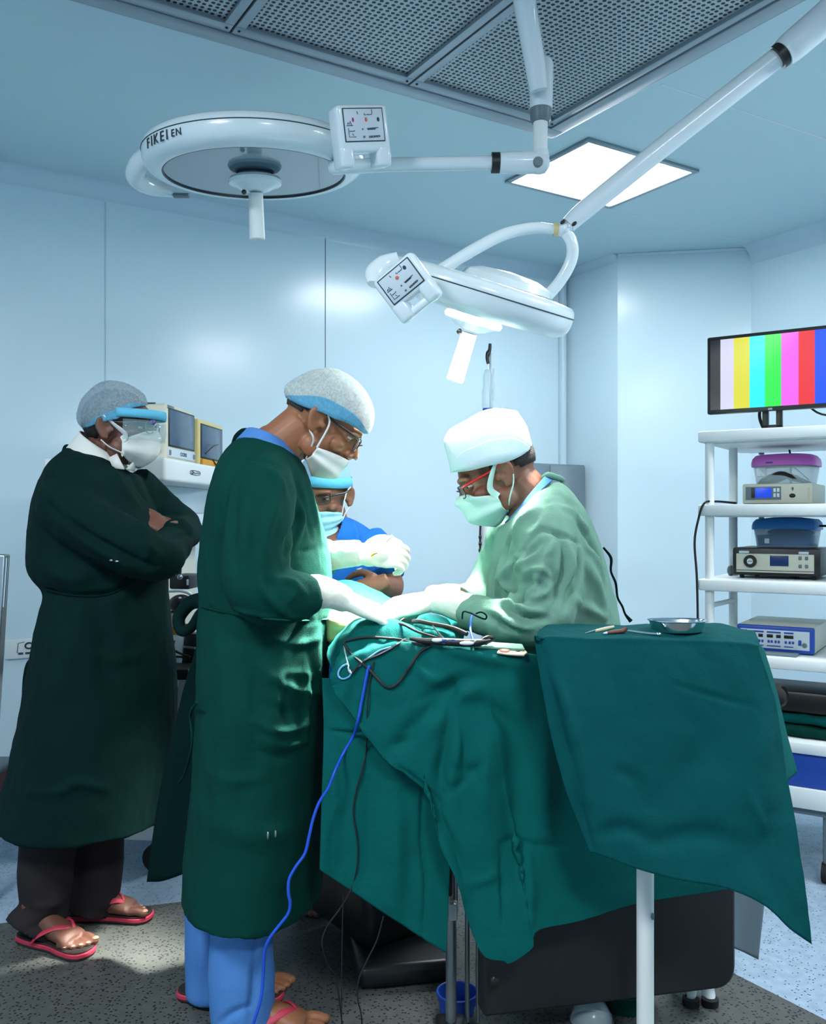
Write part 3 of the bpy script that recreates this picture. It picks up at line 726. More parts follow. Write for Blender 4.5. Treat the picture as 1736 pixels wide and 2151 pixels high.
def resample(pts, n):
    p = [V((a, b, 0)) for a, b in pts]; p, _ = cr(p, [0] * len(p), 6)
    L = [0.0]
    for i in range(1, len(p)): L.append(L[-1] + (p[i] - p[i - 1]).length)
    out = []; i = 0
    for k in range(n):
        t = L[-1] * k / (n - 1)
        while i < len(L) - 2 and L[i + 1] < t: i += 1
        q = (t - L[i]) / max(1e-9, L[i + 1] - L[i]); out.append(p[i] + (p[i + 1] - p[i]) * q)
    return out
def cap(name, top, rim, Y, W, m, parent, e=.75, N=44, K=30, pleat=.0, t0=0.0, t1=1.0, grow=0.0, seed=0.0, wpow=.5):
    "head covering: crown outline and lower edge (side view), half width W; t0..t1 selects a band measured up from the edge"
    T, B = resample(top, N), resample(rim, N); rows = []
    ts = [math.pi * k / K for k in range(K + 1)]
    if t1 < 1.0: ts = None
    for i in range(N):
        s = i / (N - 1); w = W * max(0.0, 1 - (2 * s - 1) ** 2) ** wpow + grow; row = []
        if t1 < 1: seq = [(t0 + (t1 - t0) * k / 8) * math.pi / 2 for k in range(9)]
        else: seq = [math.pi * k / K for k in range(K + 1)]
        for t in seq:
            lat = math.cos(t); up = max(0.0, math.sin(t)) ** e
            yy = Y - w * lat
            u = B[i].x + (T[i].x - B[i].x) * up; v = B[i].y + (T[i].y - B[i].y) * up
            p = P(u, v, Y); p = V((p.x, yy, p.z)) if True else p
            # keep the edge where it is seen although it stands nearer
            c = P(u, v, yy); k = abs(lat); p = p * (1 - k) + c * k; p.y = yy
            if pleat:
                fall = (1 - up) ** 1.0 * .8 + .2
                p = p + (p - P(B[N // 2].x, B[N // 2].y - 20, Y)).normalized() * (pleat * fall * (math.sin(i * 2.9 + seed) * .6 + noise.noise(V((i * .8, up * 3, seed))) * 1.2))
            row.append(p)
        rows.append(row)
    mb = MB(); mb.grid(rows); return mb.build(name, m, parent, solid=.0015, angle=180)

def face_mask(bvh, mx, m, parent, ztop=(-.010, -.052), zbot=(-.128, -.088), am=72, name='face_mask', pleats=0, puff=.0045):
    s = mx.to_scale().x; nA, nZ = 40, 18; r = np.zeros((nZ + 1, nA + 1)); zz = np.zeros_like(r); al = np.linspace(-math.radians(am), math.radians(am), nA + 1)
    rot = mx.to_3x3()
    for j in range(nZ + 1):
        for i, a in enumerate(al):
            q = abs(a) / math.radians(am); k = q ** 1.6
            zt = ztop[0] + (ztop[1] - ztop[0]) * k; zb = zbot[0] + (zbot[1] - zbot[0]) * k; z = zt + (zb - zt) * j / nZ; zz[j, i] = z
            o = mx @ V((math.sin(a) * .25, .005 + math.cos(a) * .25, z)); d = (rot @ V((-math.sin(a), -math.cos(a), 0))).normalized()
            h = bvh.ray_cast(o, d, .25 * s)
            r[j, i] = .25 - h[3] / s if h[0] is not None else .03
    ff = np.linspace(0, 1, nZ + 1)[:, None]; tuck = np.clip((ff - .50) / .50, 0, 1) ** 2
    r0 = r + puff; r = np.maximum(r0, .060 + .022 * np.cos(al)[None, :] + .006 * np.sin(ff * math.pi)) + .010 * np.sin(ff * math.pi) * np.clip(np.cos(al), 0, 1)[None, :] ** 2
    for j in range(1, nZ + 1): r[j] = np.maximum(r[j], r[j - 1] - .0014)
    for _ in range(8):
        a = r.copy(); a[1:-1] = (r[:-2] + r[2:]) / 2; a[:, 1:-1] = (a[:, :-2] + a[:, 2:]) / 4 + a[:, 1:-1] / 2; r = np.maximum(r0, a)
    for j in range(nZ + 1):
        f = j / nZ
        r[j] = np.maximum(r[j] - .046 * max(0, (f - .58) / .42) ** 2 * np.cos(al) ** .5, np.minimum(r0[j], .11))
        if pleats: r[j] += .0022 * math.sin(f * pleats * 2 * math.pi)
    rows = [[mx @ V((math.sin(a) * r[j, i], .005 + math.cos(a) * r[j, i], zz[j, i])) for i, a in enumerate(al)] for j in range(nZ + 1)]
    mb = MB(); mb.grid(rows); o = mb.build(name, m, parent, solid=.0018, angle=180)
    return o, (rows[0][0], rows[0][-1], rows[-1][0], rows[-1][-1])
def straps(parent, mx, cor, m, rad=.0022, flat=None, side=(-1, 1)):
    # corners: 0 top at -x, 1 top at +x, 2 bottom at -x, 3 bottom at +x
    for k in side:
        a, b = (cor[1], cor[3]) if k == 1 else (cor[0], cor[2])
        q = lambda x, y, z: mx @ V((k * x, y, z))
        for pts in ([a, q(.080, .022, .0), q(.085, .006, .020), q(.089, -.010, .027)], [b, q(.076, .010, -.050), q(.084, -.010, -.034), q(.091, -.024, -.014)]):
            mb = MB(); mb.tube(pts, rad, 8, 5); mb.build('ear_loop', m, parent)
def glasses(mx, parent, mt, mf, lens, tw=.0028, name='glasses', low=.0):
    g = None; z0 = .004 - low
    for k in (-1, 1):
        rr = [(.024 * math.copysign(abs(math.cos(a)) ** .7, math.cos(a)), .016 * math.copysign(abs(math.sin(a)) ** .7, math.sin(a))) for a in [2 * math.pi * i / 28 for i in range(29)]]
        mb = MB(); mb.tube([mx @ V((k * .034 + x, .104 - .25 * abs(k * .034 + x) * abs(k * .034 + x) * 8, z0 + y)) for x, y in rr], .0017, 8)
        if k == -1: g = mb.build(name, mf, parent)
        else: mb.build('rim', mf, g)
        mb = MB(); mb.add([mx @ V((k * .034 + x, .104 - .25 * abs(k * .034 + x) ** 2 * 8, z0 + y)) for x, y in rr[:-1]], [tuple(range(28))]); mb.build('lens', lens, g)
        mb = MB(); mb.tube([mx @ V(p) for p in ((k * .058, .098, z0 + .010), (k * .070, .085, z0 + .012), (k * .080, .03, .014), (k * .086, -.012, .020), (k * .086, -.03, .006))], [(tw, tw * .8)] * 5, 10, 4); mb.build('temple_arm', mt, g)
    mb = MB(); mb.tube([mx @ V(p) for p in ((-.011, .104, z0 + .004), (0, .110, z0 + .008), (.011, .104, z0 + .004))], .0017, 8, 3); mb.build('bridge', mf, g)
    return g
def ring_cloth(name, up, lo, m, parent, sol=.004):
    mb = MB(); mb.rings(ring_lerp([up, [(a + b) / 2 + (b - a) * .04 for a, b in zip(up, lo)], lo], 4), False); return mb.build(name, m, parent, solid=sol)
def cutout(me, poly, near=None):
    "remove the cloth inside a neckline"
    def inside(x, y):
        c = False; n = len(poly)
        for i in range(n):
            a, b = poly[i], poly[i - 1]
            if (a[1] > y) != (b[1] > y) and x < (b[0] - a[0]) * (y - a[1]) / (b[1] - a[1]) + a[0]: c = not c
        return c
    bm = bmesh.new(); bm.from_mesh(me); kill = []
    for f in bm.faces:
        c = f.calc_center_median()
        if inside(CX + c.x / c.y * F, HV - (c.z - EYE) / c.y * F) and (near is None or c.y < near): kill.append(f)
    bmesh.ops.delete(bm, geom=kill, context='FACES'); bm.to_mesh(me); bm.free()
# ------------------------------------------------------------------ the man on the left with folded arms
Y1 = 2.80
mxA = head_mx((219, 907), Y1, (1, -.06, -.03), 1.07, 1)
b = MB(); head_clay(b, mxA)
nb = P(200, 985, Y1); limb(b, [mxA @ V((0, -.03, -.04)), mxA @ V((0, -.045, -.10)), nb, P(205, 1060, Y1)], [.062, .060, .066, .10])
limb(b, [P(205, 1030, Y1), P(200, 1150, Y1), P(205, 1330, Y1), P(205, 1450, Y1)], [.11, .13, .13, .12])
ns = []
hA = floor_at(52, 1975); hA = V((hA.x, hA.y, 0)); dA = V((.90, -.44, 0)); hB = floor_at(148, 1930); dB = V((1, -.03, 0))
foot_a, nA = foot(b, hA, dA, 1.0, 1, .024); foot_b, nB = foot(b, hB, dB, 1.0, -1, .024)
limb(b, [P(190, 1430, 2.72), P(105, 1720, 2.74), hA + dA * .045 + V((0, 0, .12)), hA + dA * .05 + V((0, 0, .05))], [.09, .06, .042, .040])
limb(b, [P(225, 1430, 2.88), P(205, 1720, 2.90), hB + dB * .05 + V((0, 0, .12)), hB + dB * .05 + V((0, 0, .05))], [.09, .06, .042, .040])
limb(b, [P(165, 1040, 2.68), P(225, 1115, 2.63), P(325, 1165, 2.63), P(362, 1135, 2.80), P(352, 1105, 2.92)], [.05, .045, .038, .032, .026])
limb(b, [P(275, 1030, 2.92), P(330, 1070, 2.96), P(385, 1115, 2.93), P(368, 1112, 2.74)], [.05, .045, .038, .03])
hand(b, P(372, 1128, 2.76), V((-.82, -.12, .62)), V((.2, -.55, .75)), .9, (.15, .3, .3), -1)
me = clay(b, .0045, 2); face_finish(me, mxA); bvA = bvh_of(me)
pA = tag(link('person', me, 'skin1'), 'person in dark green gown standing at left with folded arms and red flip flops', 'person', 'theatre staff')
eyes(mxA, pA)
for nails in (nA, nB):
    for p, r, d in nails:
        mb = MB(); mb.ell(frame(p, d, V((0, 0, 1)).cross(d), (0, 0, 1)) @ Matrix.Diagonal((r * .75, r * .7, r * .3, 1)), 10, 8); mb.build('toenail', 'nail', pA)
flip_flop(pA, hA, dA, .0025, big=1); flip_flop(pA, hB, dB, .0025, big=-1)
hair_shell('hair', mxA, 'hair', pA, lambda p: p.z > -.034 and (p.y < .02 + .9 * max(0, p.z - .05)) and not (p.y > -.035 and p.z < .02))
g = MB()
rg = [sect((150, 940), (264, 986), Y1, .085, .015), sect((138, 948), (272, 990), Y1, .13, .012), sect((118, 965), (290, 1002), Y1, .185), sect((98, 1000), (304, 1030), Y1, .21), sect((80, 1046), (322, 1068), Y1, .215), sect((70, 1095), (340, 1105), Y1, .215), sect((67, 1150), (352, 1150), Y1, .21), sect((72, 1205), (350, 1205), Y1, .205), sect((100, 1243), (348, 1243), Y1, .195), sect((90, 1285), (352, 1285), Y1, .205), sect((76, 1350), (358, 1350), Y1, .215), sect((60, 1440), (365, 1440), Y1, .225), sect((40, 1550), (366, 1540), Y1, .235), sect((18, 1660), (355, 1640), Y1, .245), sect((8, 1722), (342, 1722), Y1, .25)]
g.rings(hollow(ring_lerp(rg, 4), .014, .22))
g.tube([P(150, 1010, 2.68), P(140, 1060, 2.63), P(200, 1112, 2.60), P(285, 1155, 2.59), P(335, 1172, 2.62), P(358, 1150, 2.72)], [.06, .088, .086, .078, .070, .055], 20, 5)
g.tube([P(335, 1170, 2.63), P(362, 1140, 2.76), P(348, 1112, 2.90)], [.066, .058, .05], 18, 4)
g.tube([P(275, 1020, 2.92), P(318, 1055, 2.97), P(372, 1098, 2.95), P(386, 1118, 2.90), P(370, 1118, 2.74)], [.075, .074, .062, .058, .046], 20, 5)
gm = clay(g, .0062, 5)
wrinkle(gm, .006, (3.2, 3.2, 1.6), 3.1); wrinkle(gm, .0028, (9, 9, 5), 8.0); wrinkle(gm, .0013, (20, 20, 9), 4.0)
creases(gm, [([(105, 1062), (180, 1120), (260, 1165), (325, 1192)], -.014, .012), ([(120, 1085), (200, 1145), (270, 1185)], .007, .022), ([(235, 985), (262, 1030), (290, 1062)], .008, .016), ([(262, 985), (290, 1020), (312, 1058)], -.008, .013),
    ([(100, 1240), (170, 1252), (240, 1245), (275, 1218)], -.010, .010), ([(170, 1252), (160, 1330), (130, 1450)], .008, .03), ([(200, 1255), (215, 1340), (225, 1450)], -.006, .03), ([(60, 1665), (130, 1662), (160, 1645), (220, 1655)], .006, .014), ([(285, 1140), (320, 1155), (345, 1185)], .006, .012), ([(330, 1120), (362, 1128), (395, 1122)], -.006, .010), ([(300, 1100), (310, 1150), (300, 1185)], .006, .014), ([(130, 1000), (115, 1050), (140, 1100)], .006, .02), ([(180, 1370), (250, 1385), (300, 1370)], .004, .02), ([(200, 1200), (150, 1215), (95, 1190)], .008, .025)])
bvGA = bvh_of(gm)
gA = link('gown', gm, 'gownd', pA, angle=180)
mb = MB(); mb.tube([q for q in (hit(bvGA, *x, -.001) for x in ((98, 1238), (125, 1246), (165, 1252), (210, 1252), (250, 1240), (278, 1216))) if q is not None], [(.003, .007)] * 6, 8, 5, flat=(0, 1, 0)); mb.build('waist_belt', 'gownd', gA)
for x in ((234, 1177), (246, 1179)):
    q = hit(bvGA, *x); mb = MB(); mb.ell(Matrix.Translation(q) @ Matrix.Diagonal((.006, .003, .003, 1)), 10, 8); mb.build('snap_fastener', 'steel', gA)
mb = MB(); mb.tube([P(102, 1226, 2.78), P(84, 1222, 2.8), P(68, 1208, 2.8), P(69, 1198, 2.8), P(78, 1197, 2.8)], .006, 10, 5); mb.build('waist_tie', 'gownd', gA)
mb = MB(); mb.tube([P(76, 1380, 2.8), P(60, 1395, 2.82), P(52, 1425, 2.82), P(48, 1455, 2.82)], [.010, .008, .006, .003], 10, 5); mb.build('hanging_tie', 'gownd', gA)
mb = MB(); mb.tube([P(148, 938, 2.82), P(138, 938, 2.82), P(133, 950, 2.8)], .006, 8, 4); mb.build('neck_tie', 'gownd', gA)
tr = MB()
tr.tube([P(180, 1560, 2.76), P(105, 1760, 2.73), P(95, 1900, hA.y), hA + dA * .050 + V((-.015, 0, .036))], [(.10, .10), (.078, .085), (.068, .075), (.078, .088)], 22, 5)
tr.tube([P(220, 1560, 2.88), P(204, 1760, 2.89), P(203, 1850, hB.y), hB + dB * .06 + V((0, 0, .036))], [(.10, .10), (.082, .085), (.075, .078), (.086, .08)], 22, 5)
tm = clay(tr, .0075, 4); wrinkle(tm, .004, (3, 3, 5), 2.2)
creases(tm, [([(60, 1950), (95, 1938), (130, 1915)], -.008, .012), ([(75, 1905), (110, 1900), (132, 1890)], .006, .015), ([(215, 1905), (240, 1890), (256, 1870)], .006, .012)])
link('trousers', tm, 'trousers', pA, angle=180)
ring_cloth('shirt_collar', sect((172, 906), (256, 966), Y1, .078, .0), sect((140, 950), (268, 990), Y1, .112, .0), 'shirt', pA)
for pts in ([P(246, 953, 2.72), P(262, 986, 2.70), P(238, 984, 2.70), P(228, 962, 2.70)], [P(266, 985, 2.72), P(288, 961, 2.80), P(282, 990, 2.78)]):
    mb = MB(); mb.add(pts, [tuple(range(len(pts)))]); mb.build('collar_point', 'shirt', pA, solid=.004)
mk, cor = face_mask(bvA, mxA, 'mask', pA, (-.002, -.036), (-.112, -.076), 66, puff=.007)
for k in (1, -1):
    q = lambda x, y, z: mxA @ V((k * x, y, z))
    a, bb = (cor[1], cor[3]) if k == 1 else (cor[0], cor[2])
    for pts, wd in (([a, q(.073, .046, -.020), q(.081, .014, .008), q(.090, -.012, .030)], [.013, .011, .007, .004]), ([bb, q(.070, .035, -.072), q(.078, .005, -.058), q(.088, -.018, -.038)], [.010, .009, .007, .004])):
        mb = MB(); mb.tube(pts, [(.002, x) for x in wd], 10, 5, flat=(0, 0, 1)); mb.build('ear_loop', 'mask', mk)
topA = [(310, 850), (306, 838), (300, 826), (282, 813), (261, 804), (235, 800), (214, 804), (196, 816), (175, 838), (166, 861), (163, 878), (166, 889), (173, 899)]
rimA = [(310, 851), (277, 857), (265, 866), (248, 879), (235, 882), (214, 887), (196, 893), (182, 899), (173, 900)]
cA = cap('bouffant_cap', topA, rimA, Y1, .098, 'sheer1', pA, e=.62, pleat=.0022, seed=1.0)
cap('elastic_band', topA, rimA, Y1, .099, 'sheerband', cA, e=.62, t0=0, t1=.06, grow=.001, pleat=.002, seed=1.0)
# face shield: blue brow band and clear visor
def brow(zlo, zhi, rr, n=26, a0=-78, a1=78):
    return [[mxA @ V((math.sin(math.radians(a0 + (a1 - a0) * i / n)) * rr[0] * w_, .0 + math.cos(math.radians(a0 + (a1 - a0) * i / n)) * rr[1] * w_, z)) for i in range(n + 1)] for z, w_ in ((zlo, 1.0), ((zlo + zhi) / 2, 1.015), (zhi, 1.0))]
mb = MB(); mb.grid(brow(.028, .052, (.094, .128))); fs = mb.build('face_shield', 'capband', pA, solid=.010)
mb = MB(); mb.grid(brow(-.035, .022, (.098, .132), a0=-70, a1=70)); mb.build('visor', 'lens', fs, solid=.001)
mb = MB(); mb.sph(mxA @ V((.045, .112, .018)), (.010, .008, .010), 14); mb.build('pivot_button', 'purple', fs)
glasses(mxA, pA, 'greyp', 'greyp', 'lens', .002)

# ------------------------------------------------------------------ the surgeon in the middle, back half turned, head bowed
Y2 = 2.35
th = math.radians(33)
mxB = head_mx((659, 888), Y2, (math.cos(th), .04, -math.sin(th)), 1.05, 1)
b = MB(); head_clay(b, mxB)
limb(b, [mxB @ V((0, -.035, -.03)), mxB @ V((0, -.055, -.095)), P(575, 955, Y2), P(548, 1040, Y2)], [.064, .064, .074, .12])
limb(b, [P(548, 1030, Y2), P(548, 1150, Y2), P(545, 1330, Y2), P(545, 1400, Y2)], [.10, .11, .11, .10])
fB1, fB2 = V((-.575, 2.40, 0)), V((-.465, 2.21, 0))
for (hp, hip) in ((fB1, P(530, 1390, 2.42)), (fB2, P(550, 1390, 2.31))):
    limb(b, [hip, V((hp.x + .045, hp.y, .48)), V((hp.x + .045, hp.y, .10)), V((hp.x + .045, hp.y, .045))], [.08, .05, .038, .036]); foot(b, hp, (1, -.05, 0), 1.0, 1, .024)
limb(b, [P(560, 1010, 2.22), P(535, 1130, 2.17), P(540, 1240, 2.14), P(640, 1245, 2.15), P(672, 1243, 2.17)], [.05, .045, .038, .03, .026])
limb(b, [P(585, 1010, 2.48), P(600, 1130, 2.52), P(620, 1190, 2.50), P(700, 1165, 2.42)], [.05, .045, .036, .026])
me = clay(b, .0045, 2); face_finish(me, mxB); bvB = bvh_of(me)
pB = tag(link('person', me, 'skin2'), 'person in green gown bowing over the patient, see-through bouffant cap and black glasses', 'person', 'theatre staff')
eyes(mxB, pB)
hair_shell('hair', mxB, 'hairg', pB, lambda p: p.z > -.012 and (p.y < -.005 + .9 * max(0, p.z - .02)) and not (p.y > -.040 and p.z < .025))
g = MB()
rg = [sect((508, 931), (638, 978), Y2, .088, .03), sect((492, 936), (642, 988), Y2, .13, .026), sect((470, 958), (648, 1004), Y2, .185, .01), sect((451, 998), (656, 1030), Y2, .21), sect((437, 1048), (667, 1066), Y2, .215), sect((428, 1100), (679, 1106), Y2, .21), sect((422, 1150), (690, 1150), Y2, .20), sect((420, 1205), (697, 1205), Y2, .19), sect((424, 1262), (697, 1262), Y2, .18), sect((420, 1310), (696, 1310), Y2, .19), sect((414, 1400), (691, 1400), Y2, .21), sect((408, 1550), (685, 1550), Y2, .225), sect((402, 1700), (679, 1700), Y2, .245), sect((396, 1800), (674, 1800), Y2, .262), sect((394, 1866), (671, 1882), Y2, .275)]
g.rings(hollow(ring_lerp(rg, 4), .014, .25))
g.tube([P(560, 985, 2.24), P(553, 1030, 2.17), P(545, 1110, 2.14), P(536, 1190, 2.12), P(545, 1240, 2.115), P(598, 1252, 2.12), P(640, 1250, 2.135), P(662, 1246, 2.15)], [.06, .082, .085, .080, .078, .066, .050, .040], 22, 5)
g.tube([P(575, 1262, 2.115), P(592, 1278, 2.11), P(602, 1290, 2.11)], [.038, .026, .008], 12, 3)
g.tube([P(585, 1000, 2.46), P(605, 1110, 2.52), P(625, 1180, 2.50), P(690, 1168, 2.43)], [.08, .075, .065, .048], 20, 5)
gm = clay(g, .0062, 5)
wrinkle(gm, .006, (3.0, 3.0, 1.4), 7.7); wrinkle(gm, .0028, (9, 9, 5), 1.0); wrinkle(gm, .0013, (20, 20, 9), 4.0)
creases(gm, [([(531, 966), (560, 968), (586, 978), (590, 1005)], -.005, .007), ([(586, 985), (582, 1050), (562, 1110), (555, 1160), (553, 1205)], .008, .012), ([(625, 1045), (625, 1083), (612, 1130), (602, 1160)], -.012, .013), ([(640, 1060), (632, 1100), (620, 1140)], .008, .012), ([(547, 1214), (556, 1245), (600, 1290)], .009, .010), ([(575, 1215), (610, 1222), (640, 1245)], .006, .010), ([(610, 1262), (620, 1245), (618, 1225)], .006, .009), ([(440, 1275), (500, 1290), (560, 1305), (640, 1306), (692, 1304)], -.006, .006), ([(440, 1268), (500, 1282), (560, 1296), (640, 1297), (692, 1296)], .004, .006),
    ([(600, 1340), (590, 1420), (580, 1500), (570, 1590)], .006, .02), ([(545, 1400), (600, 1440), (665, 1460)], .005, .012), ([(540, 1520), (590, 1535), (655, 1520)], .006, .012), ([(545, 1580), (590, 1590), (650, 1570)], -.005, .012), ([(480, 1350), (475, 1480), (470, 1640), (470, 1800)], .007, .03), ([(530, 1340), (535, 1480), (530, 1650)], -.006, .02), ([(660, 1320), (668, 1420), (660, 1600)], .007, .02), ([(480, 1000), (462, 1060), (450, 1150)], .006, .02), ([(500, 1010), (490, 1080), (495, 1180)], -.006, .018), ([(640, 1000), (655, 1060), (672, 1130)], .006, .012), ([(620, 1000), (640, 1060), (655, 1130)], -.006, .012), ([(600, 1165), (640, 1155), (685, 1152)], -.004, .008), ([(575, 1345), (630, 1352), (670, 1340)], .005, .010), ([(560, 1430), (610, 1412), (660, 1420)], .003, .010), ([(550, 1480), (600, 1492), (660, 1486)], -.003, .012), ([(552, 1555), (610, 1566), (662, 1545)], .004, .011), ([(600, 1390), (596, 1460), (604, 1530)], -.005, .012), ([(640, 1385), (645, 1470), (640, 1560)], .005, .012), ([(440, 1620), (500, 1640), (560, 1628)], .004, .016), ([(560, 985), (580, 1000), (600, 1040)], .005, .01), ([(520, 1090), (515, 1140), (520, 1190)], .006, .018), ([(540, 1050), (530, 1110), (545, 1160)], -.005, .014), ([(420, 1700), (520, 1750), (640, 1740)], .005, .03)])
bvGB = bvh_of(gm); gB = link('gown', gm, 'gown', pB, angle=180)
mb = MB(); mb.tube([q for q in (hit(bvGB, *x, -.001) for x in ((428, 1274), (460, 1283), (500, 1291), (560, 1300), (600, 1303), (640, 1303), (690, 1300))) if q is not None], [(.003, .009)] * 7, 8, 5, flat=(0, 1, 0)); mb.build('waist_belt', 'gown', gB)
for x in ((563, 1755), (579, 1752)):
    q = hit(bvGB, *x); mb = MB(); mb.ell(Matrix.Translation(q) @ Matrix.Diagonal((.003, .003, .009, 1)), 10, 8); mb.build('snap_fastener', 'steel', gB)
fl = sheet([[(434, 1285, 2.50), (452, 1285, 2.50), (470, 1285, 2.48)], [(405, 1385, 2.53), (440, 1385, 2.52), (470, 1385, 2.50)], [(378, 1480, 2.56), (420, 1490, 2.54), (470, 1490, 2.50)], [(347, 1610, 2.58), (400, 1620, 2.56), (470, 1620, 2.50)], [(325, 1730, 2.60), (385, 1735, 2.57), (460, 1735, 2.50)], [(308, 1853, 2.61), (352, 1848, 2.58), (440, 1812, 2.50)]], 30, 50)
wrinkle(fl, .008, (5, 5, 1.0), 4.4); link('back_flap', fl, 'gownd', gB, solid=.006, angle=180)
mb = MB(); mb.tube([P(440, 1272, 2.42), P(420, 1262, 2.50), P(396, 1270, 2.52), P(376, 1298, 2.52), P(382, 1325, 2.50), P(402, 1318, 2.48), P(420, 1290, 2.46), P(432, 1280, 2.44)], [.02, .022, .020, .018, .016, .014, .014, .014], 12, 5); mb.build('waist_knot', 'gownd', gB)
mb = MB(); mb.tube([P(414, 1475, 2.16), P(400, 1500, 2.30), P(404, 1560, 2.30), P(390, 1620, 2.40), P(376, 1645, 2.46)], .0035, 8, 5); mb.build('side_tie', 'gown', gB)
mb = MB(); mb.tube([P(492, 938, 2.36), P(500, 920, 2.33), P(512, 908, 2.32), P(524, 904, 2.32)], [.010, .012, .011, .006], 10, 4); mb.build('neck_tie', 'gownd', gB)
ring_cloth('scrub_collar', sect((518, 912), (628, 962), Y2, .080, .028), sect((498, 932), (640, 986), Y2, .098, .026), 'scrubs', pB)
tr = MB()
for hp, hip in ((fB1, P(530, 1500, 2.42)), (fB2, P(560, 1500, 2.25))):
    tr.tube([V((hip.x * .4 + (hp.x + .05) * .6, hip.y * .4 + hp.y * .6, .56)), V((hp.x + .055, hp.y, .40)), V((hp.x + .045, hp.y, .20)), V((hp.x + .052, hp.y, .015))], [(.07, .07), (.076, .078), (.074, .078), (.082, .080)], 22, 5)
tm = clay(tr, .0075, 4); wrinkle(tm, .005, (3, 3, 3), 5.0)
creases(tm, [([(540, 1980), (535, 2060), (525, 2140)], -.006, .010), ([(462, 2150), (490, 2128), (528, 2112)], -.006, .007), ([(430, 1960), (425, 2050), (428, 2130)], .006, .02)])
link('trousers', tm, 'scrubs', pB, angle=180)
flip_flop(pB, fB1 + V((-.03, 0, 0)), (1, -.05, 0), .0025); flip_flop(pB, fB2, (1, -.05, 0), .0025)
mk, cor = face_mask(bvB, mxB, 'mask', pB, (-.042, -.060), (-.124, -.096), 74, pleats=2, puff=.009)
straps(mk, mxB, cor, 'mask', .0026)
topB = [(776, 909), (783, 894), (786, 874), (785, 859), (776, 835), (761, 812), (736, 790), (707, 776), (684, 774), (656, 779), (631, 790), (604, 807), (598, 821), (600, 831)]
rimB = [(776, 910), (764, 911), (756, 905), (732, 890), (700, 878), (676, 866), (650, 858), (624, 848), (603, 836), (600, 832)]
cB = cap('bouffant_cap', topB, rimB, Y2, .100, 'sheer2', pB, e=.55, pleat=.0025, seed=5.0)
cap('elastic_band', topB, rimB, Y2, .101, 'sheerband', cB, e=.55, t0=0, t1=.085, grow=.001, pleat=.002, seed=5.0)
glasses(mxB, pB, 'black', 'black', 'lens', .0034, low=.004)
# gloves
gl = MB(); w1 = P(672, 1243, 2.17)
gl.tube([P(652, 1243, 2.155), P(668, 1243, 2.165), P(700, 1250, 2.18), P(728, 1262, 2.20)], [.041, .041, .035, .031], 20, 4)
hand(gl, P(722, 1260, 2.19), V((.80, .40, -.36)), V((.35, -.35, .85)), 1.05, (.22, .40, .3), 1)
gm = clay(gl, .0032, 3); wrinkle(gm, .0016, (18, 18, 18), 2.0); link('glove', gm, 'glove', pB, angle=180)
gl = MB(); gl.tube([P(676, 1170, 2.44), P(700, 1167, 2.43), P(735, 1163, 2.42), P(758, 1162, 2.42)], [.040, .039, .036, .034], 20, 4)
hand(gl, P(752, 1163, 2.42), V((1, 0, -.02)), V((-.1, -.75, .55)), 1.06, (.55, .95, .7), 1)
gl.sph(P(778, 1165, 2.42), (.040, .022, .034)); gl.sph(P(800, 1163, 2.41), (.030, .026, .034))
gm = clay(gl, .0032, 3); wrinkle(gm, .0016, (18, 18, 18), 5.0); link('glove', gm, 'glove', pB, angle=180)
# ------------------------------------------------------------------ the surgeon on the right in the pale gown
Y3 = 2.50
th = math.radians(25)
mxC = head_mx((1067, 1002), Y3, (-math.cos(th), .0, -math.sin(th)), 1.1, -1)
b = MB(); head_clay(b, mxC)
limb(b, [mxC @ V((0, -.030, -.03)), mxC @ V((0, -.050, -.090)), P(1120, 1060, Y3), P(1150, 1120, Y3)], [.066, .066, .074, .11])
limb(b, [P(1150, 1110, Y3), P(1165, 1220, Y3), P(1170, 1360, Y3), P(1170, 1420, Y3)], [.10, .11, .11, .10])
for hy in (2.40, 2.62):
    limb(b, [P(1170, 1400, hy), V((.40, hy, .48)), V((.41, hy, .10)), V((.41, hy, .04))], [.08, .05, .038, .036]); foot(b, V((.45, hy, 0)), (-1, 0, 0), 1.0, 1, .004)
limb(b, [P(1150, 1120, 2.36), P(1160, 1210, 2.31), P(1140, 1290, 2.30), P(1050, 1300, 2.34), P(985, 1278, 2.40)], [.05, .045, .038, .030, .026])
limb(b, [P(1085, 1130, 2.64), P(1030, 1230, 2.68), P(985, 1262, 2.60), P(930, 1258, 2.54)], [.05, .045, .034, .026])
me = clay(b, .0045, 2); face_finish(me, mxC); bvC = bvh_of(me)
pC = tag(link('person', me, 'skin3'), 'person in pale green gown leaning in from right, white cap and red glasses', 'person', 'theatre staff')
eyes(mxC, pC)
hair_shell('hair', mxC, 'hair', pC, lambda p: p.z > -.010 and (p.y < .02 + .9 * max(0, p.z - .05)) and not (p.y > -.040 and p.z < .02))
g = MB()
rg = [sect((1064, 1098), (1158, 1012), Y3, .088, .01), sect((1050, 1106), (1174, 1014), Y3, .13, .008), sect((1042, 1120), (1200, 1030), Y3, .18), sect((1035, 1148), (1230, 1066), Y3, .195), sect((1029, 1184), (1256, 1118), Y3, .20), sect((1025, 1224), (1277, 1174), Y3, .20), sect((1021, 1268), (1292, 1236), Y3, .195), sect((1020, 1312), (1305, 1308), Y3, .19), sect((1035, 1400), (1310, 1400), Y3, .18), sect((1040, 1600), (1312, 1600), Y3, .18), sect((1040, 1820), (1314, 1820), Y3, .19)]
g.rings(hollow(ring_lerp(rg, 4), .014, .2))
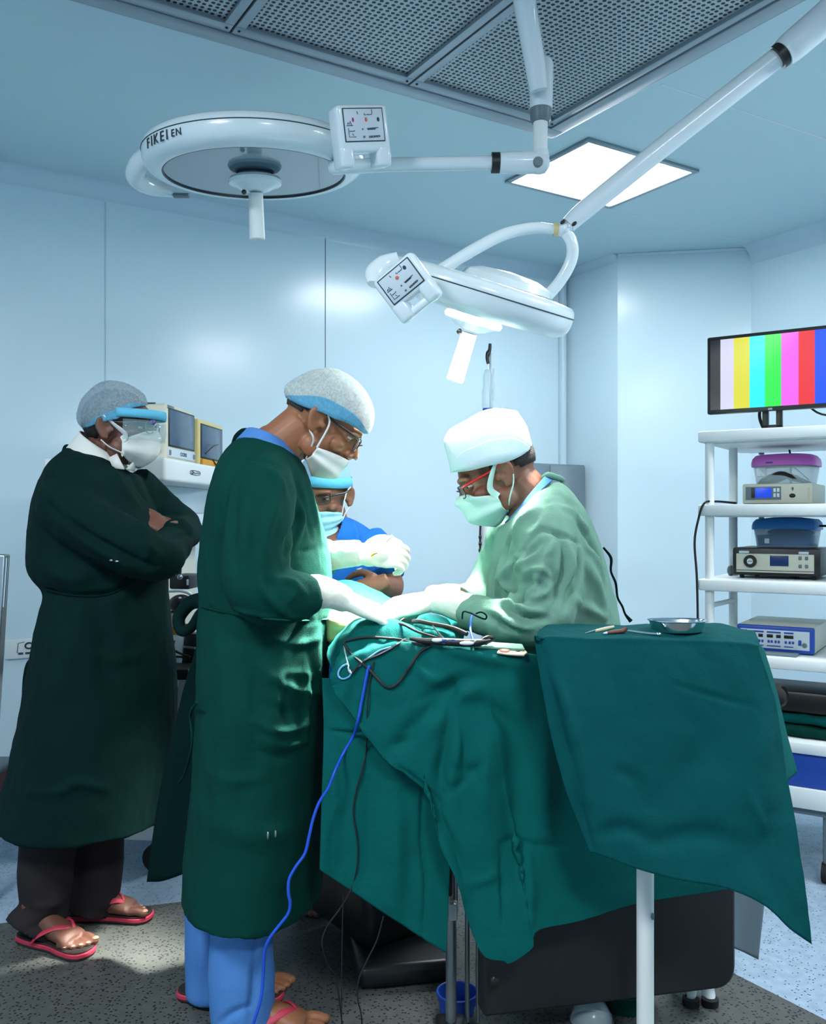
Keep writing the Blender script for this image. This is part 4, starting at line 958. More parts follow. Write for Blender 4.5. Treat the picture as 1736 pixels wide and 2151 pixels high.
g.tube([P(1155, 1085, 2.40), P(1152, 1120, 2.345), P(1158, 1180, 2.31), P(1158, 1240, 2.295), P(1138, 1290, 2.285), P(1080, 1306, 2.30), P(1030, 1298, 2.335), P(985, 1282, 2.39)], [.06, .082, .086, .084, .076, .064, .052, .043], 22, 5)
g.tube([P(1090, 1110, 2.62), P(1045, 1200, 2.69), P(1010, 1250, 2.66), P(965, 1262, 2.58)], [.075, .07, .058, .045], 20, 5)
gm = clay(g, .0062, 5)
wrinkle(gm, .009, (3.4, 3.4, 2.4), 11.0); wrinkle(gm, .0042, (8, 8, 5), 3.0); wrinkle(gm, .0016, (20, 20, 10), 4.0)
X5 = lambda x, y: (820 + x / 3.2148, 700 + y / 3.2148)
creases(gm, [([X5(800, 1380), X5(880, 1480), X5(1010, 1330), X5(1120, 1345)], -.004, .008), ([X5(1010, 1330), X5(1130, 1350), X5(1260, 1400), X5(1380, 1440)], -.005, .007), ([X5(1150, 1370), X5(1185, 1500), X5(1170, 1700), X5(1100, 1880)], -.010, .014), ([X5(1270, 1400), X5(1285, 1560), X5(1230, 1750), X5(1190, 1850)], -.010, .014), ([X5(870, 1480), X5(800, 1600), X5(790, 1700), X5(830, 1820)], .010, .014), ([X5(960, 1500), X5(880, 1560), X5(850, 1640)], .007, .012),
    ([X5(940, 1650), X5(880, 1760), X5(860, 1830)], -.009, .012), ([X5(1000, 1880), X5(900, 1860), X5(760, 1810)], .009, .012), ([X5(1060, 1930), X5(920, 1920), X5(760, 1850)], -.009, .011), ([X5(940, 1990), X5(820, 1950), X5(700, 1870)], .009, .011), ([X5(860, 2010), X5(760, 1970), X5(640, 1900)], -.008, .010), ([X5(770, 1470), X5(760, 1600), X5(720, 1750)], .008, .014), ([X5(700, 1500), X5(690, 1650), X5(680, 1780)], -.006, .012), ([X5(1180, 1180), X5(1330, 1320), X5(1440, 1480), X5(1520, 1700)], .007, .014), ([X5(1240, 1230), X5(1370, 1420), X5(1470, 1640)], -.008, .014), ([X5(1000, 1180), X5(900, 1260), X5(820, 1400)], .007, .014), ([X5(1050, 1560), X5(1000, 1640), X5(960, 1780)], .006, .012), ([X5(1090, 1600), X5(1120, 1700), X5(1090, 1800)], -.006, .014), ([X5(1330, 1560), X5(1400, 1720), X5(1450, 1900)], .008, .018), ([X5(1260, 1800), X5(1350, 1870), X5(1440, 1930)], .008, .014), ([X5(900, 1620), X5(1000, 1590), X5(1090, 1640)], .006, .009), ([X5(870, 1700), X5(960, 1680), X5(1060, 1720)], -.006, .009), ([X5(1010, 1420), X5(940, 1480), X5(900, 1540)], -.006, .009), ([X5(1100, 1420), X5(1060, 1500), X5(1040, 1580)], .006, .010), ([X5(1330, 1440), X5(1400, 1560), X5(1440, 1680)], .006, .010), ([X5(1210, 1440), X5(1230, 1560), X5(1215, 1680)], .006, .012), ([X5(740, 1380), X5(730, 1500), X5(690, 1620)], .006, .009), ([X5(840, 1330), X5(790, 1420), X5(770, 1540)], -.007, .010), ([X5(1060, 1140), X5(1000, 1220), X5(960, 1300)], -.005, .012), ([X5(1130, 1060), X5(1200, 1130), X5(1250, 1230)], .005, .012), ([X5(700, 1780), X5(800, 1790), X5(900, 1810)], -.007, .010), ([X5(960, 1800), X5(1040, 1760), X5(1090, 1700)], .006, .010)], 1.4, .85)
gC = link('gown', gm, 'gownl', pC, angle=180); bvGC = bvh_of(gm)
ring_cloth('scrub_collar', sect((1084, 1076), (1144, 1002), Y3, .082, .012), sect((1062, 1098), (1160, 1010), Y3, .098, .010), 'scrubs', pC)
mb = MB(); mb.tube([P(1142, 1004, 2.47), P(1152, 998, 2.46), P(1166, 1002, 2.47), P(1182, 1008, 2.5), P(1180, 1018, 2.5)], [.007, .009, .009, .008, .005], 10, 4); mb.build('neck_tie', 'gownl', gC)
mb = MB(); mb.tube([P(1268, 1150, 2.5), P(1284, 1172, 2.5), P(1284, 1200, 2.5), P(1294, 1225, 2.5), P(1298, 1255, 2.5), P(1308, 1274, 2.5), P(1314, 1290, 2.5), P(1326, 1305, 2.5)], [.003, .004, .003, .0035, .003, .003, .003, .006], 10, 5); mb.build('waist_tie', 'gownd', gC)
mk, cor = face_mask(bvC, mxC, 'maskg', pC, (-.008, -.048), (-.116, -.090), 72, pleats=2, puff=.008)
for k in (-1, 1):
    q = lambda x, y, z: mxC @ V((k * x, y, z))
    a, bb = (cor[1], cor[3]) if k == 1 else (cor[0], cor[2])
    for pts, wd in (([a, q(.076, .038, -.022), q(.085, .018, .010), q(.090, -.006, .034)], [.010, .009, .0065, .004]), ([bb, q(.076, .004, -.062), q(.088, -.016, -.036), q(.093, -.026, -.014)], [.008, .006, .004, .003])):
        mb = MB(); mb.tube(pts, [(.0018, x) for x in wd], 10, 5, flat=(0, 0, 1)); mb.build('ear_loop', 'maskg', mk)
topC = [(948, 991), (944, 972), (937, 945), (933, 927), (938, 913), (949, 900), (977, 885), (1006, 868), (1027, 861), (1045, 859), (1072, 862), (1084, 864), (1090, 872), (1105, 895), (1112, 919), (1117, 936), (1116, 942)]
rimC = [(948, 992), (985, 989), (1030, 978), (1060, 972), (1090, 960), (1116, 943)]
cC = cap('cloth_cap', topC, rimC, Y3, .108, 'capw', pC, e=.42, pleat=.0022, seed=2.0, wpow=.4)
cap('cap_band', topC, rimC, Y3, .1085, 'capw', cC, e=.42, t0=0, t1=.10, grow=.0015, seed=2.0, wpow=.4)
gC2 = glasses(mxC, pC, 'redplastic', 'black', 'lens', .0042, low=.006)
gl = MB()
gl.tube([P(990, 1281, 2.385), P(965, 1274, 2.40), P(935, 1266, 2.42), P(912, 1264, 2.43)], [.043, .040, .034, .031], 20, 4)
hand(gl, P(918, 1264, 2.43), V((-.9, .1, -.22)), V((-.25, -.3, .9)), 1.08, (.30, .40, .30), -1)
gm = clay(gl, .0032, 3); wrinkle(gm, .0020, (20, 10, 14), 2.0); link('glove', gm, 'glove', pC, angle=180)
gl = MB()
gl.tube([P(960, 1260, 2.57), P(930, 1256, 2.56), P(900, 1256, 2.54)], [.045, .040, .032], 20, 4)
hand(gl, P(905, 1257, 2.54), V((-.9, -.05, -.12)), V((-.1, -.2, .95)), 1.08, (.35, .45, .35), 1)
gm = clay(gl, .0032, 3); wrinkle(gm, .0018, (20, 10, 14), 6.0); link('glove', gm, 'glove', pC, angle=180)

# ------------------------------------------------------------------ the assistant behind the table
Y4 = 2.98
mxD = head_mx((733, 1050), Y4, (-.26, -1, -.20), 1.02, -1)
b = MB(); head_clay(b, mxD)
limb(b, [mxD @ V((0, -.02, -.04)), P(698, 1110, Y4 + .03), P(695, 1150, Y4 + .04)], [.058, .056, .075])
limb(b, [P(695, 1140, Y4 + .05), P(690, 1280, Y4 + .06), P(690, 1400, Y4 + .06)], [.12, .13, .12])
b.sph(P(690, 1165, Y4 + .0), (.13, .105, .10))
for hx in (-.34, -.18):
    limb(b, [V((hx, Y4 + .06, .85)), V((hx, Y4 + .04, .45)), V((hx, Y4 + .06, .08)), V((hx, Y4 + .06, .03))], [.085, .055, .04, .036]); foot(b, V((hx, Y4 + .14, 0)), (0, -1, 0), 1.0, 1, .004)
limb(b, [P(790, 1165, Y4 + .04), P(822, 1230, Y4 - .02), P(808, 1232, Y4 - .12), P(800, 1222, Y4 - .16)], [.05, .043, .032, .026])
limb(b, [P(600, 1165, Y4 + .04), P(585, 1240, Y4), P(640, 1240, Y4 - .14)], [.05, .043, .03])
hand(b, P(810, 1222, Y4 - .15), V((-.80, -.10, -.34)), V((.15, -.92, .30)), 1.0, (.55, .95, .7), -1)
me = clay(b, .0045, 2); face_finish(me, mxD); bvD = bvh_of(me)
pD = tag(link('person', me, 'skin4'), 'person in royal blue scrubs standing behind the patient, pale blue cap and safety glasses', 'person', 'theatre staff')
eyes(mxD, pD)
g = MB()
rg = [sect((655, 1090), (722, 1086), Y4 + .05, .085, .0), sect((635, 1098), (738, 1092), Y4 + .05, .11), sect((600, 1112), (768, 1108), Y4 + .05, .135), sect((575, 1135), (795, 1132), Y4 + .05, .14), sect((565, 1170), (812, 1168), Y4 + .05, .14), sect((570, 1230), (815, 1230), Y4 + .05, .14), sect((580, 1300), (812, 1300), Y4 + .05, .145), sect((580, 1420), (812, 1420), Y4 + .05, .15)]
g.rings(hollow(ring_lerp(rg, 4), .014, .1))
g.tube([P(770, 1135, Y4 + .05), P(796, 1170, Y4 + .02), P(812, 1210, Y4 - .03)], [.06, .07, .062], 18, 4)
gm = clay(g, .0065, 4); wrinkle(gm, .004, (4, 4, 3), 6.0)
creases(gm, [([(740, 1100), (748, 1130), (740, 1165)], .006, .010), ([(760, 1110), (765, 1140), (755, 1170)], -.006, .010)])
cutout(gm, [(640, 1060), (718, 1060), (719, 1090), (716, 1108), (706, 1130), (690, 1148), (672, 1165), (640, 1140)], Y4 + .02)
bvGD = bvh_of(gm); gD = link('scrub_top', gm, 'scrubd', pD, solid=.004, angle=180)
mb = MB(); mb.tube([q for q in (hit(bvGD, *x, .004) for x in ((717, 1090), (716, 1108), (706, 1130), (692, 1148))) if q is not None], [(.010, .002)] * 4, 8, 4); mb.build('neckline', 'scrubs', gD)
q = hit(bvGD, 752, 1202, .003)
if q is not None:
    me = text_mesh('ET', .030, .0006, frame(q, (1, .1, .25), (-.25, 0, 1), (0, -1, 0))); link('lettering', me, 'whitem', gD, smooth=False)
tr = MB()
for hx in (-.34, -.18): tr.tube([V((hx, Y4 + .06, .95)), V((hx, Y4 + .06, .5)), V((hx, Y4 + .06, .05))], [.10, .08, .08], 18, 4)
link('trousers', clay(tr, .009, 3), 'scrubd', pD)
mk, cor = face_mask(bvD, mxD, 'maskb', pD, (-.032, -.050), (-.118, -.084), 70, pleats=3, puff=.006)
straps(mk, mxD, cor, 'whitem', .002)
# close-fitting cap: rings round the skull
def dome(name, z0, z1, g_, m, par):
    rows = []
    for j in range(15):
        f = j / 14; ang = f * math.pi / 2
        zz = z0 + (z1 - z0) * math.sin(ang); k = math.cos(ang) ** .62
        rows.append([mxD @ V((.086 * g_ * k * math.cos(a), -.012 + .112 * g_ * k * math.sin(a), zz + .012 * math.sin(a) * (1 - f) - .010 * abs(math.cos(a)) * (1 - f) + .0015 * math.sin(a * 9 + j))) for a in [2 * math.pi * i / 48 for i in range(49)]])
    mb = MB(); mb.grid(rows); return mb.build(name, m, par, solid=.0015, angle=180)
cD = dome('cloth_cap', .036, .132, 1.0, 'capb', pD)
mb = MB(); mb.grid([[mxD @ V((.0875 * math.cos(a), -.012 + .1135 * math.sin(a), z + .012 * math.sin(a) - .010 * abs(math.cos(a)))) for a in [2 * math.pi * i / 48 for i in range(49)]] for z in (.034, .050, .066)]); mb.build('cap_band', 'capband', cD, solid=.002, angle=180)
glasses(mxD, pD, 'black', 'black', 'lensd', .0045, name='safety_glasses', low=-.002)
# ------------------------------------------------------------------ operating table
tb = thing('operating_table', 'black padded operating table on a dark steel column, hidden under teal drapes', 'operating table', (0.0, 2.75, 0))
yw = Matrix.Translation((0, 2.75, 0)) @ Matrix.Rotation(math.radians(10), 4, 'Z')
mb = MB(); mb.box((-.03, -.19, .865), (.32, .54, .07), .02, yw, 3); mb.build('mattress', 'darkpad', tb)
mb = MB(); mb.box((-.03, -.19, .805), (.34, .55, .05), .01, yw); mb.build('table_frame', 'steel', tb)
cm = Matrix.Translation((-.09, 2.75, 0)) @ Matrix.Rotation(math.radians(36), 4, 'Z')
mb = MB(); mb.box((0, 0, .52), (.26, .26, .56), .035, cm, 4); mb.build('column', 'darkgrey', tb)
mb = MB(); mb.box((0, 0, .155), (.34, .34, .19), .03, cm, 3); mb.build('column_cover', 'black', tb)
mb = MB(); mb.box((-.07, -.10, .035), (.26, .40, .06), .02, yw, 3); mb.build('base', 'darkgrey', tb)
e0, e1 = P(1012, 1900, 2.14), P(1537, 1900, 2.31); ex = V((e1.x - e0.x, e1.y - e0.y, 0)); ln = ex.length; ex.normalize()
pmx = frame((0, 0, 0), ex, V((0, 0, 1)).cross(ex), (0, 0, 1)); pmx.translation = V(((e0.x + e1.x) / 2, (e0.y + e1.y) / 2, 0))
zt = EYE - (1830 - HV) / F * 2.25
mb = MB()
outl = [(-ln / 2, zt), (-ln / 2, .10)] + [(ln / 2 - .05 + .05 * math.sin(k * math.pi / 12), .085 + .05 - .05 * math.cos(k * math.pi / 12)) for k in range(7)] + [(ln / 2, zt)]
px = pmx @ Matrix.Rotation(math.pi / 2, 4, 'X')
mb.prism(outl, px, -.035, .02); mb.build('leg_section_pad', 'darkpad', tb, bevel=.008)
mb = MB(); mb.box((-.05, .045, .30), (ln * .8, .02, .3), .005, pmx); mb.build('leg_section_plate', 'darkgrey', tb)
for q, z in (((1028, 2068), 0),):
    mb = MB(); mb.sph(P(1040, 2062, 2.095), (.012, .008, .014), 12); mb.build('hinge_knob', 'darkgrey', tb)

# ------------------------------------------------------------------ drapes
top = [
 [(u, 1312, 2.80) for u in (662, 680, 705, 738, 780, 825, 865, 900, 930, 950, 965, 980)],
 [(u, v, 2.70) for u, v in zip((664, 682, 705, 738, 782, 828, 868, 902, 932, 955, 972, 988), (1236, 1228, 1222, 1221, 1236, 1262, 1284, 1296, 1300, 1304, 1308, 1312))],
 [(u, v, 2.5) for u, v in zip((704, 714, 736, 766, 806, 846, 886, 918, 944, 964, 978, 986), (1306, 1298, 1292, 1292, 1298, 1308, 1318, 1326, 1334, 1342, 1350, 1358))],
 [(688, 1366, 2.25), (712, 1334, 2.24), (748, 1309, 2.24), (790, 1300, 2.24), (832, 1304, 2.24), (872, 1317, 2.24), (912, 1330, 2.24), (952, 1342, 2.24), (1000, 1366, 2.23), (1060, 1386, 2.22), (1120, 1400, 2.21), (1180, 1412, 2.21)],
 [(694, 1402, 2.17), (718, 1378, 2.17), (756, 1358, 2.17), (794, 1350, 2.17), (834, 1352, 2.17), (875, 1357, 2.17), (916, 1363, 2.17), (956, 1366, 2.17), (1002, 1374, 2.17), (1060, 1388, 2.165), (1120, 1400, 2.165), (1185, 1412, 2.165)],
 [(694, 1420, 2.13), (724, 1394, 2.13), (764, 1374, 2.12), (800, 1363, 2.12), (836, 1354, 2.12), (880, 1351, 2.12), (925, 1350, 2.12), (965, 1350, 2.12), (1005, 1354, 2.12), (1060, 1366, 2.12), (1120, 1376, 2.12), (1190, 1390, 2.13)],
 [(700, 1450, 2.12), (740, 1444, 2.11), (784, 1442, 2.10), (825, 1440, 2.095), (866, 1438, 2.09), (908, 1436, 2.09), (950, 1434, 2.09), (990, 1432, 2.09), (1034, 1432, 2.09), (1090, 1440, 2.10), (1160, 1448, 2.13), (1270, 1450, 2.2)]]
bot = [(768, 1538, 2.10), (812, 1596, 2.085), (860, 1634, 2.07), (908, 1682, 2.06), (922, 1768, 2.05), (962, 1858, 2.03), (1012, 1992, 2.02), (1068, 2021, 2.01), (1122, 1980, 2.02), (1205, 1938, 2.06), (1345, 1897, 2.14), (1534, 1868, 2.24)]
for r_ in top: r_.insert(8, tuple(a * .5 + c * .5 for a, c in zip(r_[7], r_[8])))
bot.insert(8, (1119, 1990, 2.015)); bot[9] = (1128, 1957, 2.02)
for r_ in top: r_.insert(7, tuple(a * .5 + c * .5 for a, c in zip(r_[6], r_[7])))
bot.insert(7, (1060, 2018, 2.012)); bot[6] = (1008, 1996, 2.02); bot[8] = (1074, 2021, 2.01)
for f in (.28, .52, .76, .94, 1.0):
    top.append([(a[0] + (c[0] - a[0]) * f, a[1] + (c[1] - a[1]) * f, a[2] + (c[2] - a[2]) * f) for a, c in zip(top[6], bot)])
dm = sheet(top, 170, 220)
wrinkle(dm, .007, (3.5, 3.5, 2.2), 1.3); wrinkle(dm, .0034, (10, 10, 7), 2.2); wrinkle(dm, .0012, (22, 22, 14), 5.2)
X7 = lambda x, y: (640 + x / 2.9875, 1280 + y / 2.9875)
creases(dm, [([X7(545, 900), X7(650, 780), X7(850, 600), X7(960, 470), X7(1100, 425), X7(1260, 420)], .011, .022), ([X7(700, 820), X7(860, 660), X7(960, 540), X7(1080, 480)], -.010, .020), ([X7(910, 650), X7(895, 850), X7(860, 1000), X7(845, 1200)], .012, .016), ([X7(960, 700), X7(940, 900), X7(920, 1100)], -.010, .02), ([X7(940, 470), X7(930, 560), X7(890, 660)], .006, .012),
    ([X7(1020, 590), X7(1140, 610), X7(1250, 690), X7(1300, 800)], .010, .018), ([X7(1180, 760), X7(1150, 900), X7(1130, 1150), X7(1150, 1450)], -.011, .030), ([X7(1330, 760), X7(1330, 1000), X7(1340, 1300), X7(1330, 1700)], .010, .032), ([X7(1480, 700), X7(1490, 1000), X7(1500, 1400)], -.012, .03),
    ([X7(510, 955), X7(600, 1000), X7(700, 1070), X7(830, 1200)], .006, .008), ([X7(560, 860), X7(640, 840), X7(760, 770)], .005, .012), ([X7(690, 350), X7(800, 440), X7(950, 430)], -.005, .014), ([X7(800, 280), X7(1000, 330), X7(1240, 370)], .005, .014), ([X7(900, 260), X7(1100, 300), X7(1330, 350)], -.005, .012), ([X7(750, 560), X7(900, 480), X7(960, 470)], .006, .014),
    ([X7(1225, 1470), X7(1320, 1450), X7(1420, 1475), X7(1640, 1490)], .005, .006), ([X7(1232, 1490), X7(1238, 1750), X7(1245, 1990)], .006, .006), ([X7(1410, 1480), X7(1420, 1750), X7(1425, 1960)], -.005, .01), ([X7(1030, 1730), X7(1130, 1700), X7(1230, 1650)], -.004, .007), ([X7(830, 1220), X7(870, 1350), X7(940, 1500), X7(1000, 1640)], .009, .012), ([X7(930, 1000), X7(1050, 1010), X7(1110, 960)], .004, .010), ([X7(860, 1170), X7(1000, 1080), X7(1110, 970)], .005, .009),
    ([X7(180, 330), X7(140, 430), X7(190, 500)], .008, .014), ([X7(250, 240), X7(200, 360), X7(150, 520)], -.007, .012), ([X7(330, 430), X7(300, 560), X7(330, 700)], .007, .018)])
smooth_mesh(dm, 1)
dr = tag(link('surgical_drape', dm, 'drape', solid=.0025, angle=180), 'crumpled teal drape over the patient and table, hanging in folds down the front', 'drape')
bvDR = bvh_of(dm); off = dr.location.copy()
for v in (0,): pass
lm = sheet([[(676, 1425, 2.165), (720, 1425, 2.16), (780, 1430, 2.155), (850, 1440, 2.15), (900, 1445, 2.145), (952, 1450, 2.14)], [(680, 1545, 2.155), (722, 1545, 2.145), (782, 1550, 2.14), (850, 1560, 2.135), (902, 1570, 2.13), (954, 1580, 2.13)], [(676, 1680, 2.14), (725, 1690, 2.135), (788, 1700, 2.125), (858, 1710, 2.12), (905, 1720, 2.115), (950, 1730, 2.115)], [(672, 1826, 2.13), (735, 1868, 2.12), (802, 1914, 2.10), (870, 1960, 2.09), (912, 1986, 2.085), (938, 2003, 2.085)]], 110, 130)
wrinkle(lm, .006, (5, 5, .9), 3.3); wrinkle(lm, .0022, (10, 10, 6), 2.0); wrinkle(lm, .001, (22, 22, 12), 5.2)
creases(lm, [([(700, 1536), (735, 1540), (768, 1538)], .006, .006), ([(888, 1660), (884, 1760), (893, 1860), (888, 1970)], .006, .006), ([(770, 1620), (775, 1740), (770, 1860)], .007, .02), ([(830, 1660), (835, 1780), (830, 1900)], -.006, .02), ([(700, 1600), (705, 1700), (700, 1820)], -.006, .015)])
lo = tag(link('surgical_drape', lm, 'drape', solid=.0025, angle=180), 'plain teal drape hanging beside the gowned person in the middle, blue cable crossing it', 'drape')
def wbvh(*obs):
    vs, fs = [], []
    for o in obs:
        b_ = len(vs); l = world_loc(o); vs += [v.co + l for v in o.data.vertices]; fs += [tuple(i + b_ for i in p.vertices) for p in o.data.polygons]
    return BVHTree.FromPolygons(vs, fs)
SURF = wbvh(dr, lo, gB)
def cable(name, pts, r, m, label, bv=None, dep=None, parent=None, cat='cable', sm=6, group=None):
    bv = bv or SURF; q = []
    for p in pts:
        if len(p) == 3: q.append(P(*p))
        else:
            h = hit(bv, p[0], p[1], r + .003); q.append(h if h is not None else P(p[0], p[1], q[-1].y if q else dep))
    mb = MB(); mb.tube(q, r, 8, sm); o = mb.build(name, m, parent)
    if not parent: tag(o, label, cat, group)
    return o
X4 = lambda x, y: (690 + x / 3.945, 1270 + y / 3.947)
cable('cable', [X4(125, 318), X4(190, 410), X4(260, 470), X4(330, 530), X4(430, 640), X4(470, 675), X4(520, 685), X4(580, 650), X4(640, 570), X4(680, 510), X4(760, 395), X4(850, 340)], .0034, 'black', 'black cable sagging in a wide V over the front of the drape')
cable('cable', [X4(140, 306), X4(200, 288), X4(300, 272), X4(450, 276), X4(600, 290), X4(720, 322), X4(850, 328)], .0030, 'rubber', 'black cable running level along the top of the drape')
cable('cable', [X4(640, 285), X4(580, 325), X4(520, 365), X4(400, 425), X4(310, 460), X4(250, 510), X4(195, 572)], .0030, 'darkgrey', 'dark grey cable slanting down left across the drape to a silver plug')
cable('cable', [X4(155, 492), X4(110, 518), X4(84, 560), X4(90, 600), X4(125, 616), X4(170, 598), X4(200, 560), X4(300, 470), X4(420, 385), X4(520, 352)], .0022, 'palecable', 'thin pale blue cable curled in a loop at the left edge of the drape')
cable('cable', [X4(128, 325), X4(138, 390), X4(150, 440), X4(168, 510), X4(188, 566)], .0018, 'clearp', 'thin clear tube running down beside the blue loop')
cable('cable', [(776, 1398), (773, 1408), (768, 1432), (760, 1475), (752, 1515), (743, 1545), (722, 1582), (704, 1620, 2.10), (690, 1655, 2.09), (671, 1685, 2.085), (658, 1720, 2.08), (650, 1755, 2.075), (641, 1792, 2.07), (622, 1820, 2.06), (608, 1846, 2.055), (606, 1875, 2.05), (610, 1898, 2.05), (605, 1920, 2.05), (585, 1946, 2.045), (566, 1972, 2.04), (556, 2000, 2.04), (553, 2050, 2.04), (548, 2100, 2.03), (530, 2160, 2.02), (520, 2230, 2.02)], .0036, 'bluecable', 'bright blue cable hanging down the drape and across the green gown')
cable('cable', [(786, 1390), (776, 1440), (772, 1500), (770, 1570), (764, 1610), (748, 1665), (743, 1710), (752, 1770), (750, 1825), (736, 1872), (712, 1912, 2.06), (685, 1950, 2.06), (677, 1985, 2.06), (690, 2030, 2.08), (706, 2056, 2.1), (720, 2160, 2.1), (725, 2235, 2.12)], .0018, 'rubber', 'thin black cable wandering down the plain drape towards the floor')
cable('cable', [(806, 1925, 2.07), (792, 1975, 2.07), (770, 2020, 2.07), (754, 2058, 2.07), (752, 2100, 2.07), (760, 2140, 2.07), (764, 2250, 2.08)], .0018, 'darkgrey', 'thin grey cable hanging below the hem of the plain drape')
cable('cable', [(721, 1880, 2.09), (719, 1980, 2.09), (718, 2080, 2.09), (718, 2238, 2.10)], .0014, 'darkgrey', 'thin straight cord hanging beside the dark table column')
mb = MB(); q = [hit(SURF, *X4(165, 515), .006), hit(SURF, *X4(175, 545), .006), hit(SURF, *X4(192, 572), .006)]; mb.tube(q, [.003, .0045, .0035], 10, 3); tag(mb.build('cable_plug', 'chrome'), 'small silver plug lying on the drape at the blue loop', 'plug')
# laparoscopic tools lying along the ridge
def tool(name, label, cat): return thing(name, label, cat, hit(SURF, 930, 1345, .01))
th_ = thing('camera_head', 'black endoscope camera head with pale oval faces lying on top of the drape', 'camera', P(960, 1352, 2.11))
mb = MB(); mb.tube([P(862, 1341, 2.12), P(890, 1346, 2.11), P(930, 1348, 2.10), P(970, 1350, 2.10), P(1005, 1350, 2.10), P(1030, 1345, 2.11)], [.004, .007, .009, .0095, .009, .004], 14, 4); mb.build('handpiece', 'black', th_)
for u, v, rx in ((918, 1345, .012), (981, 1351, .018)):
    mb = MB(); mb.ell(Matrix.Translation(P(u, v, 2.092)) @ Matrix.Diagonal((rx, .006, .0050, 1)), 16, 10); mb.build('oval_face', 'white', th_)
mb = MB(); mb.sph(P(998, 1347, 2.092), (.004, .004, .004), 10); mb.build('button', 'chrome', th_)
mb = MB(); mb.tube([P(1010, 1346, 2.10), P(1024, 1338, 2.11), P(1038, 1342, 2.12), P(1020, 1352, 2.11)], .0035, 8, 4); mb.build('ring_grip', 'black', th_)
tl = thing('forceps', 'blue handled grasping forceps pointing up left on the drape', 'instrument', P(932, 1346, 2.10))
mb = MB(); mb.tube([P(909, 1313, 2.20), P(920, 1328, 2.15), P(934, 1344, 2.10)], [.0012, .0022, .003], 8, 3); mb.build('shaft', 'darkgrey', tl)
for du in (-1, 1):
    mb = MB(); mb.tube([P(944 + 8 * du + 7 * math.cos(a), 1348 + 4 * math.sin(a), 2.093) for a in [2 * math.pi * k / 16 for k in range(17)]], .0018, 8); mb.build('finger_ring', 'bluecable', tl)
cable('suction_hose', [X4(705, 140) + (2.28,), X4(760, 140) + (2.24,), X4(860, 160) + (2.22,), X4(960, 178) + (2.20,), X4(1060, 205) + (2.18,), X4(1150, 245) + (2.16,)], .0058, 'rubber', 'stout black hose crossing in front of the gloved hands', cat='hose')
cable('suction_hose', [X4(540, 150) + (2.25,), X4(620, 165) + (2.2,), X4(690, 200) + (2.19,), X4(760, 232) + (2.17,), X4(880, 268) + (2.15,), X4(960, 290) + (2.12,)], .0034, 'rubber', 'slim black hose curving over the bright hump of the drape', cat='hose')
cable('cable', [X4(1195, 90) + (2.20,), X4(1180, 140) + (2.19,), X4(1178, 200) + (2.18,), X4(1186, 250) + (2.15,), X4(1200, 300) + (2.11,)], .0028, 'bluecable', 'short bright blue cable standing up before the pale sleeve')
cable('cable', [X4(1110, 120) + (2.24,), X4(1120, 60) + (2.24,), X4(1180, 70) + (2.23,), X4(1240, 100) + (2.22,), X4(1300, 120) + (2.22,), X4(1310, 90) + (2.22,), X4(1270, 62) + (2.22,), X4(1220, 75) + (2.22,)], .0022, 'gownd', 'dark green tie looped over the pale gown cuff', cat='tie')
# folded towel, swab packet, bag
tw = MB(); tw.ell(Matrix.Translation(P(908, 1316, 2.30)) @ Matrix.Diagonal((.048, .05, .030, 1))); tw.box((0, 0, 0), (.085, .07, .022), .008, Matrix.Translation(P(922, 1334, 2.22)) @ Matrix.Rotation(.15, 4, 'Y'))
wm = clay(tw, .004, 4); wrinkle(wm, .003, (20, 20, 20), 3); tag(link('towel', wm, 'drape', angle=180), 'bunched green towel between the gloves and the black hose', 'towel')
h = hit(SURF, 1075, 1374, .004); pk = thing('swab_packet', 'small clear swab packet with orange contents on the drape near the draped stand', 'packet', h)
fr = frame(h + V((0, 0, .004)), (1, .15, -.05), (0, 1, .30), (0, -.3, 1))
mb = MB(); mb.prism([(-.036, -.006), (-.030, .012), (.006, .018), (.034, .012), (.038, .0), (.028, -.016), (-.01, -.013)], fr, -.002, .002); mb.build('wrapper', 'paper', pk, bevel=.001)
mb = MB(); mb.ell(fr @ Matrix.Translation((-.016, .003, .003)) @ Matrix.Diagonal((.013, .009, .003, 1)), 14, 8); mb.build('swab', 'ink_orange', pk)
mb = MB(); mb.ell(fr @ Matrix.Translation((.016, .004, .003)) @ Matrix.Diagonal((.006, .004, .002, 1)), 12, 8); mb.build('seal', 'ink', pk)
h = hit(SURF, 1050, 1362, .003); mb = MB(); mb.box((0, 0, 0), (.12, .05, .006), .002, frame(h + V((0, .02, .003)), (1, .1, -.08), (0, 1, .1), (0, -.1, 1))); tag(mb.build('cloth_pad', 'gownl'), 'flat pale green pad lying behind the swab packet', 'pad')
bg = MB(); bg.ell(Matrix.Translation(P(716, 1318, 2.32)) @ Matrix.Diagonal((.05, .04, .05, 1))); bg.ell(Matrix.Translation(P(735, 1305, 2.36)) @ Matrix.Diagonal((.035, .03, .03, 1)))
bm_ = clay(bg, .004, 3); wrinkle(bm_, .003, (16, 16, 16), 9); tag(link('plastic_bag', bm_, 'yellowbag', angle=180), 'crumpled pale yellow bag between the green gown and the drape hump', 'bag')
mb = MB(); mb.tube([P(806, 1143, 2.41), P(815, 1134, 2.41), P(825, 1126, 2.41)], [.0045, .0042, .0038], 10, 2); tag(mb.build('suction_tip', 'white'), 'thin white suction tip sticking up out of the raised glove', 'instrument')
mb = MB(); mb.tube([P(780, 1168, 2.366), P(786, 1163, 2.364), P(792, 1161, 2.366)], [.002, .0032, .0026], 10, 3); tag(mb.build('instrument_stub', 'yellow'), 'amber end of an instrument held in the raised glove', 'instrument')
